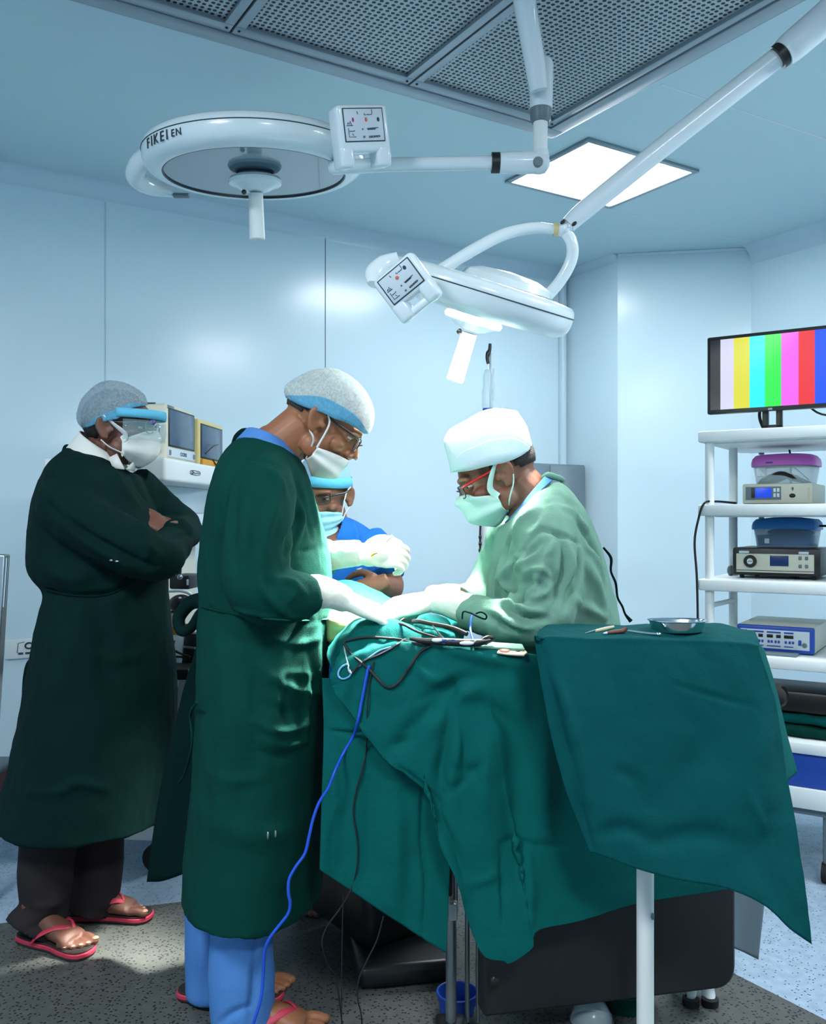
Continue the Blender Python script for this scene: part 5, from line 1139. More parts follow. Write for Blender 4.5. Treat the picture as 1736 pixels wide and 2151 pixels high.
sw = MB(); sw.ell(Matrix.Translation(P(992, 1254, 2.60)) @ Matrix.Diagonal((.03, .02, .008, 1))); wm = clay(sw, .003, 2); wrinkle(wm, .002, (40, 40, 40), 1); tag(link('gauze', wm, 'gauze', angle=180), 'greenish gauze lying behind the glove of the right-hand surgeon', 'gauze')

# ------------------------------------------------------------------ draped instrument stand
ZM = 1.012
mayo = thing('instrument_stand', 'instrument stand with one pale grey post, its tray hidden by the teal cover', 'stand', V((.53, 2.07, 0)))
mb = MB(); mb.tube([P(1356, 1500, 2.07), V((P(1356, 1500, 2.07).x, 2.07, .04))], .0195, 28); mb.build('post', 'whitem', mayo)
mb = MB(); mb.sph(P(1372, 1925, 2.052), (.004, .004, .008), 10); mb.build('post_screw', 'greyp', mayo)
mb = MB(); px_ = P(1356, 1500, 2.07).x; mb.box((px_, 2.07, ZM - .06), (.07, .07, .05), .01); mb.tube([V((px_, 2.07, ZM - .2)), V((px_, 2.07, ZM - .03))], .015, 16); mb.build('tray_support', 'steel', mayo)
mb = MB(); mb.box((.53, 2.085, ZM - .022), (.46, .18, .018), .008); mb.build('tray', 'steel', mayo)
mb = MB(); mb.tube([V((px_, 2.07, .045)), V((px_ - .05, 2.03, .035)), V((px_ - .30, 1.95, .03))], .018, 14, 3); mb.tube([V((px_, 2.07, .045)), V((px_ + .05, 2.03, .035)), V((px_ + .26, 1.95, .03))], .018, 14, 3); mb.sph(V((px_, 2.07, .045)), .035); mb.build('base_foot', 'whitem', mayo)
for sx in (-.30, .26):
    mb = MB(); mb.sph(V((px_ + sx, 1.95, .022)), (.02, .014, .022), 14); mb.build('caster', 'rubber', mayo)
# the cover: top and near fall as one cloth
def cz(u, Y, z): return (u, HV + (EYE - z) / Y * F, Y)
back = [1136, 1160, 1240, 1330, 1420, 1500, 1545, 1575]; frontu = [1127, 1160, 1240, 1330, 1420, 1510, 1565, 1596]
rows = [[(u, 1322 if i in (0,) else 1311 + (3 if 2 < i < 5 else 0) + max(0, i - 5) * 9, 2.19 - (0.0 if i < 6 else .03 * (i - 5))) for i, u in enumerate(back)],
        [(a * .5 + c * .5, 1326 if i in (0, 7) else 1320 + max(0, i - 5) * 7, 2.09 - (0 if i < 6 else .012 * (i - 5))) for i, (a, c) in enumerate(zip(back, frontu))],
        [(u, (1336, 1333, 1336, 1338, 1341, 1345, 1349, 1355)[i], 1.99) for i, u in enumerate(frontu)],
        [(u + (-2 if i < 1 else 0), 1352 + i * 2.2, 1.972) for i, u in enumerate(frontu)]]
hem = [(1240, 1792, 1.91), (1272, 1800, 1.90), (1340, 1826, 1.89), (1425, 1848, 1.88), (1525, 1866, 1.87), (1606, 1902, 1.86), (1662, 1952, 1.86), (1708, 1984, 1.87)]
mid1 = [(1140, 1450, 1.965), (1180, 1452, 1.95), (1262, 1455, 1.95), (1350, 1458, 1.95), (1440, 1462, 1.95), (1530, 1465, 1.95), (1590, 1468, 1.95), (1628, 1470, 1.96)]
mid2 = [(1166, 1572, 1.955), (1200, 1575, 1.935), (1278, 1580, 1.93), (1362, 1585, 1.93), (1455, 1592, 1.93), (1548, 1600, 1.925), (1612, 1606, 1.925), (1652, 1612, 1.94)]
mid3 = [(1200, 1690, 1.935), (1228, 1692, 1.92), (1300, 1705, 1.91), (1380, 1715, 1.91), (1470, 1728, 1.905), (1566, 1746, 1.90), (1634, 1768, 1.895), (1682, 1790, 1.90)]
rows += [mid1, mid2, mid3, hem]
cm_ = sheet(rows, 120, 170)
wrinkle(cm_, .0045, (4, 4, 2.5), 6.3); wrinkle(cm_, .0020, (10, 10, 8), 1.0); wrinkle(cm_, .0008, (22, 22, 14), 5.2)
creases(cm_, [([(1128, 1345), (1160, 1440), (1185, 1540), (1215, 1640), (1225, 1720), (1245, 1790)], .012, .014), ([(1150, 1400), (1185, 1480), (1205, 1580), (1228, 1680)], -.010, .014), ([(1600, 1372), (1612, 1430), (1640, 1540), (1665, 1680), (1690, 1820)], .008, .012), ([(1420, 1437), (1500, 1462), (1590, 1485)], .003, .006), ([(1610, 1480), (1595, 1600), (1600, 1720)], -.008, .03), ([(1380, 1770), (1470, 1750), (1560, 1770)], .007, .02), ([(1260, 1750), (1320, 1740), (1380, 1770)], .006, .016), ([(1300, 1620), (1340, 1640), (1360, 1690)], .004, .014), ([(1570, 1660), (1590, 1710), (1600, 1740)], -.005, .010), ([(1480, 1560), (1450, 1620), (1440, 1700)], .004, .03)])
mc = tag(link('table_cover', cm_, 'drapeb', solid=.0025, angle=180), 'smooth teal cover spread over the instrument stand, hanging in front to a slanted hem', 'drape')
fl = sheet([[(1590, 1352, 2.03), (1600, 1358, 2.08), (1606, 1366, 2.12)], [(1610, 1440, 2.02), (1622, 1445, 2.06), (1632, 1450, 2.10)], [(1634, 1540, 2.01), (1646, 1545, 2.05), (1655, 1550, 2.09)], [(1646, 1644, 2.00), (1662, 1634, 2.04), (1675, 1622, 2.08)]], 20, 40)
wrinkle(fl, .002, (6, 6, 2), 1.0); link('side_fall', fl, 'drape', mc, solid=.0025, angle=180)
CV = wbvh(mc)
# things on the cover
def oncov(u, v, dz=0.0):
    h = hit(CV, u, v); return h + V((0, 0, dz))
c = oncov(1431, 1334, 0.0); bowl = thing('kidney_dish', 'shiny oval steel dish on the teal cover', 'dish', c)
def oval(rx, ry, z, n=48): return [V((c.x + rx * math.cos(t) * (1 - .06 * math.cos(2 * t)), c.y + .02 + ry * math.sin(t) + .010 * math.cos(t) ** 2, c.z + z)) for t in [2 * math.pi * k / n for k in range(n)]]
mb = MB(); mb.rings([oval(.055, .030, .003), oval(.060, .035, .006), oval(.066, .041, .028), oval(.070, .045, .030), oval(.070, .045, .0315), oval(.065, .040, .0285), oval(.058, .033, .008), oval(.05, .028, .006)], True); mb.build('dish_body', 'chrome', bowl)
mb = MB(); mb.ell(Matrix.Translation((c.x + .01, c.y + .02, c.z + .015)) @ Matrix.Diagonal((.03, .015, .012, 1))); mb.build('swab', 'clearp', bowl)
c1, c2 = oncov(1230, 1334, .004), oncov(1290, 1321, .005)
sc_ = thing('scalpel', 'slim pale scalpel lying alone at the left of the teal cover', 'scalpel', c1)
mb = MB(); mb.tube([c1.lerp(c2, .35), c1.lerp(c2, .7), c2], [(.0022, .0035), (.0026, .0042), (.0018, .003)], 10, 3); mb.build('handle', 'paper', sc_)
mb = MB(); mb.tube([c1, c1.lerp(c2, .2), c1.lerp(c2, .36)], [(.0004, .0008), (.0006, .003), (.0008, .0032)], 8, 2); mb.build('blade', 'chrome', sc_)
c1, c2, c3 = oncov(1276, 1334, .005), oncov(1316, 1331, .007), oncov(1384, 1337, .005)
rt = thing('retractor', 'instrument with a brown grip and long steel shaft beside the steel dish', 'instrument', c2)
mb = MB(); mb.tube([c1, c1.lerp(c2, .2), c1.lerp(c2, .8), c2 + V((0, 0, .006))], [.002, .0042, .0052, .0055], 12, 3); mb.build('grip', 'orangegrip', rt)
mb = MB(); mb.tube([c1 + (c1 - c2) * .2, c1], [.001, .003], 10); mb.build('tip', 'white', rt)
mb = MB(); mb.tube([c2, c2.lerp(c3, .5) + V((0, 0, -.001)), c3], [(.0018, .003)] * 3, 10, 3); mb.build('shaft', 'chrome', rt)
mb = MB(); mb.ell(Matrix.Translation(c3) @ Matrix.Diagonal((.006, .005, .004, 1)), 12, 8); mb.build('end_knob', 'chrome', rt)

# ------------------------------------------------------------------ what shows under the table
gs = sheet([[(1520, 1850, 2.34), (1560, 1850, 2.36), (1612, 1850, 2.37)], [(1525, 1920, 2.34), (1562, 1925, 2.36), (1603, 1925, 2.37)], [(1533, 1988, 2.34), (1562, 2000, 2.36), (1593, 2015, 2.37)]], 20, 24)
wrinkle(gs, .003, (6, 6, 2), 1.0); tag(link('waste_bag', gs, 'greyp', solid=.003, angle=180), 'grey plastic sheet hanging behind the black padded panel', 'sheet')
ps = thing('equipment_stand', 'pale steel post with a white clamp seen in the gap between the two drapes', 'stand', V((P(948, 2000, 2.22).x, 2.22, 0)))
mb = MB(); mb.tube([P(948, 1500, 2.22), V((P(948, 1500, 2.22).x, 2.22, .03))], .0135, 18); mb.build('post', 'steel', ps)
mb = MB(); mb.box((0, 0, 0), (.022, .03, .042), .005, Matrix.Translation(P(952, 1912, 2.20))); mb.build('clamp', 'white', ps)
mb = MB(); mb.box((0, 0, 0), (.03, .02, .12), .006, Matrix.Translation(P(938, 1830, 2.20))); mb.build('handle', 'black', ps)
mb = MB(); mb.box((P(948, 1500, 2.22).x, 2.22, .02), (.08, .08, .04), .012); mb.build('foot', 'darkgrey', ps)
for u_, r_ in ((982, .006), (1004, .005)):
    pp = P(u_, 1700, 2.25); mb = MB(); mb.tube([P(u_, 1600, 2.25), V((pp.x, pp.y, .02))], r_, 12); mb.build('thin_post', 'steel', ps)
bk = floor_at(962, 2150); bk = V((P(962, 2100, 2.30).x, 2.33, 0)); bs = thing('floor_bowl', 'low blue floor bowl between the drapes under the table', 'bowl', bk)
mb = MB(); mb.lathe([(.03, .002), (.044, .002), (.052, .048), (.054, .052), (.050, .052), (.042, .010), (.001, .010)], Matrix.Translation(bk), 28); mb.build('bowl_body', 'blued', bs)
mb = MB(); mb.tube([bk + V((.052 * math.cos(a), .052 * math.sin(a), .052)) for a in [2 * math.pi * k / 24 for k in range(25)]], .003, 8); mb.build('bowl_rim', 'blued', bs)
st = thing('stool', 'pale tubular stool legs standing under the black padded panel', 'stool', V((.72, 2.42, 0)))
for (a, b_) in (((1452, 2030, 2.40), (1452, 2175, 2.36)), ((1470, 2030, 2.42), (1492, 2175, 2.36))):
    p0, p1 = P(*a), P(*b_); p1.z = .012; mb = MB(); mb.tube([p0, p0.lerp(p1, .5) + V((.004, 0, 0)), p1], [.018, .018, .0165] if a[0] > 1460 else [.013, .013, .012], 16, 4); mb.build('leg', 'whitem', st)
    mb = MB(); mb.lathe([(.001, 0), (.022, 0), (.022, .02), (.014, .024)], Matrix.Translation((p1.x, p1.y, 0)), 20); mb.build('rubber_foot', 'rubber', st)
mb = MB(); mb.tube([V((.70, 2.42, .16)), V((.70, 2.56, .16))], .012, 10); mb.tube([V((.74, 2.56, .012)), V((.72, 2.50, .3)), V((.71, 2.46, .36))], .016, 14, 3); mb.build('rear_leg', 'whitem', st)
mb = MB(); mb.box((.71, 2.47, .37), (.16, .16, .03), .012); mb.build('seat', 'darkpad', st)
c = V((P(1310, 2110, 2.36).x, 2.37, 0)); tbn = thing('basin', 'blue and green basin on the floor under the table', 'basin', c)
mb = MB(); mb.lathe([(.03, .004), (.07, .004), (.085, .05), (.088, .055), (.082, .055), (.066, .012), (.001, .012)], Matrix.Translation(c), 32); mb.build('basin_body', 'gown', tbn)
mb = MB(); mb.lathe([(.070, .052), (.04, .06), (.001, .062)], Matrix.Translation(c), 28); mb.build('blue_cloth', 'blued', tbn)
c = V((P(1240, 2110, 2.30).x, 2.28, 0)); jr = thing('glass_bowl', 'upturned clear bowl on the floor beside the basin', 'bowl', c)
mb = MB(); mb.lathe([(.052, .003), (.05, .02), (.036, .045), (.014, .056), (.001, .057)], Matrix.Translation(c), 28); mb.build('bowl_body', 'clearp', jr, solid=.003)
mb = MB(); mb.tube([c + V((.052 * math.cos(a), .052 * math.sin(a), .005)) for a in [2 * math.pi * k / 24 for k in range(25)]], .004, 8); mb.build('rim', 'steel', jr)
# ------------------------------------------------------------------ equipment rack on the right
RO = V(((1466 - CX) / F * 3.35, 3.35, 0)); RF = V((.84, -.54, 0)).normalized(); RD = V((.54, .84, 0)).normalized()
RM = frame(RO, RF, RD, (0, 0, 1))
def rk(u, v, d):
    "pixel on the plane at depth d inside the rack -> (along the front, height)"
    k = (u - CX) / F; o = RO + RD * d
    t = (o.x - k * o.y) / (k * RF.y - RF.x); Y = o.y + RF.y * t
    return t, EYE - (v - HV) / F * Y
def rbox(mb, t0, t1, d0, d1, z0, z1, bev=.004, seg=2): return mb.box(((t0 + t1) / 2, (d0 + d1) / 2, (z0 + z1) / 2), (t1 - t0, d1 - d0, z1 - z0), bev, RM, seg)
W = .74; DEP = .66
rack = thing('equipment_rack', 'white metal equipment trolley with shelves of devices at the right edge', 'trolley', RO)
zs = [rk(1466, 906, 0)[1], rk(1461, 1060, 0)[1], rk(1461, 1216, 0)[1], rk(1620, 1380, 0)[1], rk(1672, 1556, 0)[1]]
for z in zs[:4]:
    mb = MB(); rbox(mb, 0, W, 0, DEP, z - .042, z, .008); s = mb.build('shelf', 'whitem', rack)
    mb = MB(); rbox(mb, .05, W - .05, .05, DEP - .03, z - .046, z - .041, .001); mb.build('shelf_underside', 'whitem', s)
mb = MB(); rbox(mb, 0, W, -.02, DEP, zs[4] - .04, zs[4], .008); mb.build('shelf', 'whitem', rack)
zb0 = rk(1672, 1652, 0)[1]
mb = MB(); rbox(mb, .04, W - .04, 0, DEP - .04, zb0, zs[4] - .04, .004); dw = mb.build('drawer', 'blued', rack)
mb = MB(); rbox(mb, .01, W - .01, -.01, DEP, zb0 - .072, zb0, .006); mb.build('base_board', 'whitem', rack)
mb = MB(); rbox(mb, .03, W - .03, .02, DEP - .03, zb0 - .10, zb0 - .068, .004); mb.build('base_frame', 'greyp', rack)
for t, d in ((.035, .035), (.055, .31), (W - .035, .035), (W - .035, .31)):
    mb = MB(); mb.tube([RM @ V((t, d, zb0)), RM @ V((t, d, zs[0] - .03))], .0165, 20); mb.build('post', 'whitem', rack)
for z in (zs[2] - .10,):
    mb = MB(); mb.tube([RM @ V((.035, .035, z)), RM @ V((.055, .31, z))], .010, 12); mb.build('cross_bar', 'whitem', rack)
q = rk(1733, 1815, .03)
for t, d in ((.06, .06), (.43, .05), (W - .06, .3), (.06, DEP - .1)):
    c = RM @ V((t, d, .035)); mb = MB()
    mb.tube([c - RF * .012, c + RF * .012], .035, 20); cs = mb.build('caster', 'rubber', rack)
    mb = MB(); mb.tube([c, RM @ V((t, d, zb0 - .09))], .010, 10); mb.build('caster_stem', 'greyp', cs)
mb = MB(); mb.sph(RM @ V((.055, .27, zs[2] + .02)), (.014, .012, .022), 16); mb.build('clamp_knob', 'greyp', rack)
for z in zs[:2]:
    mb = MB(); mb.sph(RM @ V((.10, DEP - .05, z - .05)), (.012, .012, .006), 12); mb.build('shelf_bolt', 'greyp', rack)
# monitor
t0, zt_ = rk(1486, 712, .22); _, zb_ = rk(1484, 871, .22); mw = .46; z0 = zb_; z1 = z0 + .302
mon = thing('monitor', 'black flat monitor showing vertical colour bars on top of the trolley', 'monitor', RM @ V((t0 + mw / 2, .25, zs[0])))
mb = MB(); rbox(mb, t0, t0 + mw, .22, .25, z0, z1, .006); rbox(mb, t0 + .08, t0 + mw - .08, .25, .28, z0 + .05, z1 - .05, .012); mb.build('casing', 'black', mon)
bars = [(22, 26, 32), (200, 200, 222), (208, 206, 40), (22, 232, 250), (34, 224, 70), (226, 90, 244), (222, 34, 46), (0, 74, 250)]
edges = [0.0, .082, .19, .315, .435, .56, .69, .81, .93]
mats = []
for i, c3 in enumerate(bars):
    c = rgb(*c3); mats.append(mat('colour_bar_%s' % ('black', 'white', 'yellow', 'cyan', 'green', 'magenta', 'red', 'blue')[i], (0, 0, 0, 1) if i == 0 else tuple(x * .1 for x in c[:3]) + (1,), .25, emit=c, estr=SCREEN))
mb = MB(); x0, x1, y0, y1 = t0 + .013, t0 + mw - .013, z0 + .016, z1 - .014; wd = (x1 - x0) / .93
for i in range(8):
    a, b_ = x0 + wd * edges[i], x0 + wd * edges[i + 1]
    mb.add([RM @ V((a, .2193, y0)), RM @ V((b_, .2193, y0)), RM @ V((b_, .2193, y1)), RM @ V((a, .2193, y1))], [(0, 1, 2, 3)], i)
mb.build('screen', mats, mon, smooth=False)
tn, _ = rk(1622, 880, .25)
mb = MB(); rbox(mb, tn - .036, tn - .014, .255, .275, zs[0], z0 + .06, .002); rbox(mb, tn + .014, tn + .036, .255, .275, zs[0], z0 + .06, .002); rbox(mb, tn - .036, tn + .036, .255, .275, zs[0], zs[0] + .035, .002); mb.build('stand_neck', 'black', mon)
mb = MB(); rbox(mb, tn - .11, tn + .11, .17, .34, zs[0] + .0005, zs[0] + .008, .003); mb.build('stand_foot', 'black', mon)
mb = MB(); rbox(mb, tn - .008, tn + .008, .2185, .221, z0 + .003, z0 + .011, .001); mb.build('badge', 'steel', mon)
mb = MB(); mb.tube([RM @ V((tn - .045, .27, z0 + .03)), RM @ V((tn - .05, .28, z0 - .02)), RM @ V((tn - .03, .29, zs[0] + .006))], .006, 10, 4); mb.build('power_lead', 'rubber', mon)
mb = MB(); mb.tube([RM @ V((tn + .12, .27, z0 + .02)), RM @ V((tn + .17, .28, z0 - .018)), RM @ V((tn + .26, .30, z0 - .03))], .004, 10, 4); mb.build('signal_lead', 'rubber', mon)
def ui(mb, d, pts, r): mb.tube([RM @ V((t, d, z)) for t, z in pts], r, 6)
# white device on the second shelf
d0 = .20; t0, z1 = rk(1560, 1017, d0); t1, _ = rk(1708, 1017, d0); z0 = zs[1]
ins = thing('insufflator', 'low white device with blue display on the second shelf, under the pink-lidded box', 'device', RM @ V(((t0 + t1) / 2, d0, z0)))
mb = MB(); rbox(mb, t0, t1, d0, d0 + .30, z0 + .004, z1, .006); mb.build('casing', 'beige', ins)
w_ = t1 - t0; h_ = z1 - z0
mb = MB(); rbox(mb, t0 + .05 * w_, t0 + .56 * w_, d0 - .003, d0 + .004, z0 + .24 * h_, z0 + .86 * h_, .001); fp = mb.build('front_panel', 'greyp', ins)
mb = MB(); rbox(mb, t0 + .14 * w_, t0 + .43 * w_, d0 - .005, d0, z0 + .34 * h_, z0 + .80 * h_, .0005); mb.build('display', 'lcd', fp)
mb = MB(); rbox(mb, t0 + .135 * w_, t0 + .19 * w_, d0 - .0058, d0, z0 + .33 * h_, z0 + .81 * h_, .0005); mb.build('display_edge', 'black', fp)
for i in range(2):
    for j in range(2):
        mb = MB(); rbox(mb, t0 + (.455 + .05 * i) * w_, t0 + (.49 + .05 * i) * w_, d0 - .005, d0, z0 + (.36 + .24 * j) * h_, z0 + (.54 + .24 * j) * h_, .001); mb.build('button', 'whitem', fp)
mb = MB(); mb.ell(RM @ Matrix.Translation((t0 + .72 * w_, d0 - .001, z0 + .42 * h_)) @ Matrix.Diagonal((.011, .006, .008, 1)), 16, 10); mb.build('socket', 'black', ins)
mb = MB(); mb.tube([RM @ V((t0 + (.72 + x) * w_, d0 - .001, z0 + y * h_)) for x, y in ((-.01, .72), (.0, .80), (.012, .76), (.0, .66))], .0016, 8, 3); mb.build('lettering', 'ink', ins)
mb = MB(); rbox(mb, t0 + .94 * w_, t0 + .96 * w_, d0 - .002, d0 + .003, z0 + .22 * h_, z0 + .78 * h_, .0005); mb.build('status_strip', 'paper', ins)
# lidded boxes
def lidbox(label, u0, u1, vt, vl, vb, d, lidm, bodym, base, contents):
    (ta, zt1), (tb_, _) = rk(u0, vt, d), rk(u1, vt, d); zl = rk(u0, vl, d)[1]; cx_ = (ta + tb_) / 2; w2 = (tb_ - ta) / 2; dd = .20; cy = d + dd / 2
    o = thing('storage_box', label, 'storage box', RM @ V((cx_, cy, base)))
    def rr(sx, sy, z, crown=0.0, n=40):
        r = []
        for k in range(n):
            a = 2 * math.pi * k / n; x = math.copysign(abs(math.cos(a)) ** .35, math.cos(a)); y = math.copysign(abs(math.sin(a)) ** .35, math.sin(a))
            r.append(RM @ V((cx_ + x * w2 * sx, cy + y * dd / 2 * sy, z - crown * x * x)))
        return r
    mb = MB(); mb.rings([rr(.84, .84, base + .001), rr(.86, .86, base + .004), rr(.95, .95, zl + .004)], True, capends=(True, False)); mb.build('box_body', bodym, o, solid=.0025)
    mb = MB(); mb.rings([rr(.96, .97, zl + .008), rr(1.0, 1.0, zl, .004), rr(1.0, 1.0, zl + .012, .004), rr(.97, .97, zt1 - .008, .010), rr(.88, .88, zt1, .006), rr(.4, .4, zt1 + .002, .001), rr(.01, .01, zt1 + .002)], False); mb.build('lid', lidm, o, solid=.002)
    if contents == 1:
        pts = [V((cx_ + x * w2, cy + y, base + z)) for x, y, z in ((-.7, .0, .006), (-.4, -.03, .018), (.0, -.05, .034), (.3, -.04, .020), (.6, .0, .008))]
        mb = MB(); mb.tube([RM @ p for p in pts], [(.03, .006), (.05, .012), (.05, .014), (.05, .012), (.03, .006)], 14, 5); mb.build('dark_pouch', 'black', o)
        mb = MB(); mb.tube([RM @ V((cx_ + x * w2, d + .02, base + z)) for x, z in ((-.5, .012), (-.2, .035), (.05, .042), (.35, .030), (.7, .010))], .0022, 8, 5); mb.tube([RM @ V((cx_ + x * w2, d + .022, base + z)) for x, z in ((.2, .068), (.45, .05), (.78, .012))], .0018, 8, 5); mb.build('lead', 'greyp', o)
        mb = MB(); mb.tube([RM @ V((cx_ + x * w2, d + .06, base + z)) for x, z in ((-.3, .022), (0, .030), (.4, .024))], (.008), 10, 4); mb.build('orange_lead', 'ink_orange', o)
        mb = MB(); rbox(mb, cx_ - .80 * w2, cx_ - .50 * w2, d + .012, d + .03, base + .028, base + .062, .004); mb.build('white_adapter', 'whitem', o)
        mb = MB(); rbox(mb, cx_ - .48 * w2, cx_ - .26 * w2, d - .001, d + .002, zl + .006, zl + .012, .0005); mb.build('lid_label', 'purple', o)
    else:
        mb = MB(); mb.rings([rr(.82, .80, base + .006), rr(.87, .86, base + .045)], True); mb.build('blue_cloth', 'blued', o)
        mb = MB(); mb.ell(RM @ Matrix.Translation((cx_ + .1 * w2, cy, base + .055)) @ Matrix.Diagonal((w2 * .72, .06, .020, 1))); mb.build('dark_bundle', 'black', o)
        mb = MB(); rbox(mb, cx_ - .55 * w2, cx_ - .40 * w2, d + .006, d + .010, base + .014, base + .034, .002); mb.build('sticker', 'panelw', o)
    return o
lidbox('clear plastic box with a pink lid, standing on the low white device', 1574, 1713, 955, 978, 1016, .22, 'pink', 'clearp', z1 + .0005, 1)
# light source on the third shelf
d0 = .14; t0, z1 = rk(1539, 1150, d0); t1, _ = rk(1725, 1150, d0); z0 = zs[2]
ls = thing('light_source', 'silver-fronted device in a black frame with a round knob, under the blue-lidded box', 'device', RM @ V(((t0 + t1) / 2, d0, z0)))
w_ = t1 - t0; h_ = z1 - z0; zf = z0 + .012
mb = MB(); rbox(mb, t0, t1, d0, d0 + .28, zf, z1, .008); mb.build('casing', 'black', ls)
mb = MB(); rbox(mb, t0 + .05 * w_, t1 - .07 * w_, d0 - .004, d0 + .01, zf + .10 * h_, z1 - .19 * h_, .002); fp = mb.build('front_panel', 'beige', ls)
mb = MB(); ui(mb, d0 - .005, [(t0 + .05 * w_, zf + .165 * h_), (t1 - .07 * w_, zf + .165 * h_)], .0012); mb.build('panel_line', 'ink', fp)
for a, b_ in ((.08, .20), (.76, .87)):
    mb = MB(); rbox(mb, t0 + a * w_, t0 + b_ * w_, d0 - .002, d0 + .004, z1 - .18 * h_, z1 - .10 * h_, .001); mb.build('name_plate', 'panelw', ls)
kc = RM @ V((t0 + .215 * w_, d0 - .006, zf + .46 * h_)); kf = frame(kc, RF, (0, 0, 1), -RD)
mb = MB(); mb.lathe([(.010, .004), (.013, .010), (.021, .010), (.023, .006), (.023, -.004)], kf, 36); kn = mb.build('knob_ring', 'black', fp)
mb = MB(); mb.lathe([(.001, .006), (.011, .006), (.0125, .002)], kf, 28); mb.build('knob', 'whitem', kn)
mb = MB(); mb.tube([kf @ V((-.007, -.002, .0075)), kf @ V((.0, .001, .0075)), kf @ V((.008, .0, .0075))], .0014, 8); mb.build('knob_mark', 'greyp', kn)
mb = MB(); rbox(mb, t0 + .44 * w_, t0 + .65 * w_, d0 - .006, d0, zf + .32 * h_, zf + .66 * h_, .001); mb.build('display', 'lcdd', fp)
for i in range(2):
    for j in range(2):
        mb = MB(); rbox(mb, t0 + (.76 + .07 * i) * w_, t0 + (.795 + .07 * i) * w_, d0 - .008, d0, zf + (.27 + .26 * j) * h_, zf + (.39 + .26 * j) * h_, .0025); mb.build('button', 'greyp', fp)
z0 += .0008
for x, dd in ((.10, .02), (.28, .02), (.72, .04), (.92, .02)):
    mb = MB(); c = RM @ V((t0 + x * w_, d0 + dd, z0)); mb.lathe([(.001, 0), (.008, 0), (.009, .014)], Matrix.Translation(c), 16); mb.build('rubber_foot', 'rubber', ls)
lidbox('clear plastic box with a blue lid, standing on the black-framed device', 1575, 1716, 1088, 1110, 1150, .20, 'bluelid', 'clearbl', z1 + .0005, 2)
# electrosurgical unit on the fourth shelf
d0 = .10; t0, z1 = rk(1548, 1310, d0); t1, _ = rk(1712, 1310, d0); z0 = zs[3]
es = thing('electrosurgery_unit', 'blue-fronted device with rows of dark displays on the fourth shelf', 'device', RM @ V(((t0 + t1) / 2, d0, z0)))
w_ = t1 - t0; h_ = z1 - z0
mb = MB(); rbox(mb, t0, t1, d0 + .012, d0 + .34, z0 + .006, z1, .006); mb.build('casing', 'beige', es)
mb = MB(); rbox(mb, t0, t1, d0, d0 + .014, z0 + .004, z1, .008, 3); mb.build('front_frame', 'blued', es)
mb = MB(); rbox(mb, t0 + .05 * w_, t1 - .06 * w_, d0 - .003, d0 + .006, z0 + .17 * h_, z1 - .15 * h_, .002); fp = mb.build('front_panel', 'panelw', es)
def pb(nm, a, b_, c_, d_, m):
    mb = MB(); rbox(mb, t0 + a * w_, t0 + b_ * w_, d0 - .005, d0, z0 + c_ * h_, z0 + d_ * h_, .0012); mb.build(nm, m, fp)
for a, b_ in ((.18, .36), (.40, .58), (.62, .74)):
    pb('blue_stripe', a, b_, .74, .80, 'blued'); pb('blue_stripe', a, b_, .25, .29, 'blued')
for a, b_ in ((.18, .26), (.29, .35), (.40, .48), (.52, .58), (.62, .74)): pb('display', a, b_, .57, .69, 'black')
for a in (.19, .24, .29, .33, .41, .45, .50, .54, .63, .68, .72): pb('button', a, a + .028, .38, .48, 'blued')
pb('switch', .80, .84, .34, .54, 'blued')
kf = frame(RM @ V((t0 + .88 * w_, d0 - .004, z0 + .36 * h_)), RF, (0, 0, 1), -RD)
mb = MB(); mb.lathe([(.001, .006), (.007, .006), (.009, 0)], kf, 20); mb.build('knob', 'steel', fp)
me = text_mesh('eTC', .014, .0004, frame(RM @ V((t0 + .10 * w_, d0 - .0036, z0 + .76 * h_)), RF, (0, 0, 1), -RD)); link('lettering', me, 'ink', fp, smooth=False)
for x in (.06, .94):
    mb = MB(); rbox(mb, t0 + x * w_ - .01, t0 + x * w_ + .01, d0 + .02, d0 + .30, z0 + .001, z0 + .008, .001); mb.build('foot_rail', 'black', es)
mb = MB(); rbox(mb, t0 + .25 * w_, t0 + .82 * w_, d0 - .07, d0 - .012, z0, z0 + .010, .002); tag(mb.build('flat_tray', 'greyp'), 'flat grey tray in front of the blue-fronted device on the fourth shelf', 'tray')
# things on the lowest shelf
t0, zz_ = rk(1640, 1500, .06); mb = MB(); rbox(mb, max(.09, t0 - .12), W - .09, .08, .34, zs[4] + .0815, zs[4] + .158, .012); bb = mb.build('equipment_case', 'black'); tag(bb, 'black case resting on folded green cloths on the lowest shelf', 'case')
for k, (a, b_) in enumerate(((.0, .036), (.037, .074))):
    mb = MB(); rbox(mb, .09, W - .09 - .04 * k, .04 + .02 * k, .38, zs[4] + a + .004, zs[4] + b_ + .003, .014, 3); cm2 = clay(mb, .006, 2); wrinkle(cm2, .006, (7, 7, 10), 3.0 + k)
    o = link('folded_cloth', cm2, ('gown', 'drape')[k], angle=180); tag(o, ('darker folded green cloth lying directly on the lowest trolley shelf', 'folded green cloth on top of the other, under the black case')[k], 'cloth')
rl_ = thing('roll', 'black rounded cap sticking out beside the teal cover below the blue-fronted device', 'roll', P(1632, 1462, 3.0))
mb = MB(); mb.tube([P(1600, 1462, 3.05), P(1630, 1462, 3.02), P(1640, 1463, 3.0), P(1646, 1463, 3.0)], [.044, .043, .034, .018], 24, 3); mb.build('roll_body', 'rubber', rl_)
mb = MB(); mb.tube([P(1610, 1466, 3.05), V((P(1610, 1466, 3.05).x, 3.05, zs[4]))], .012, 12); mb.build('roll_post', 'black', rl_)
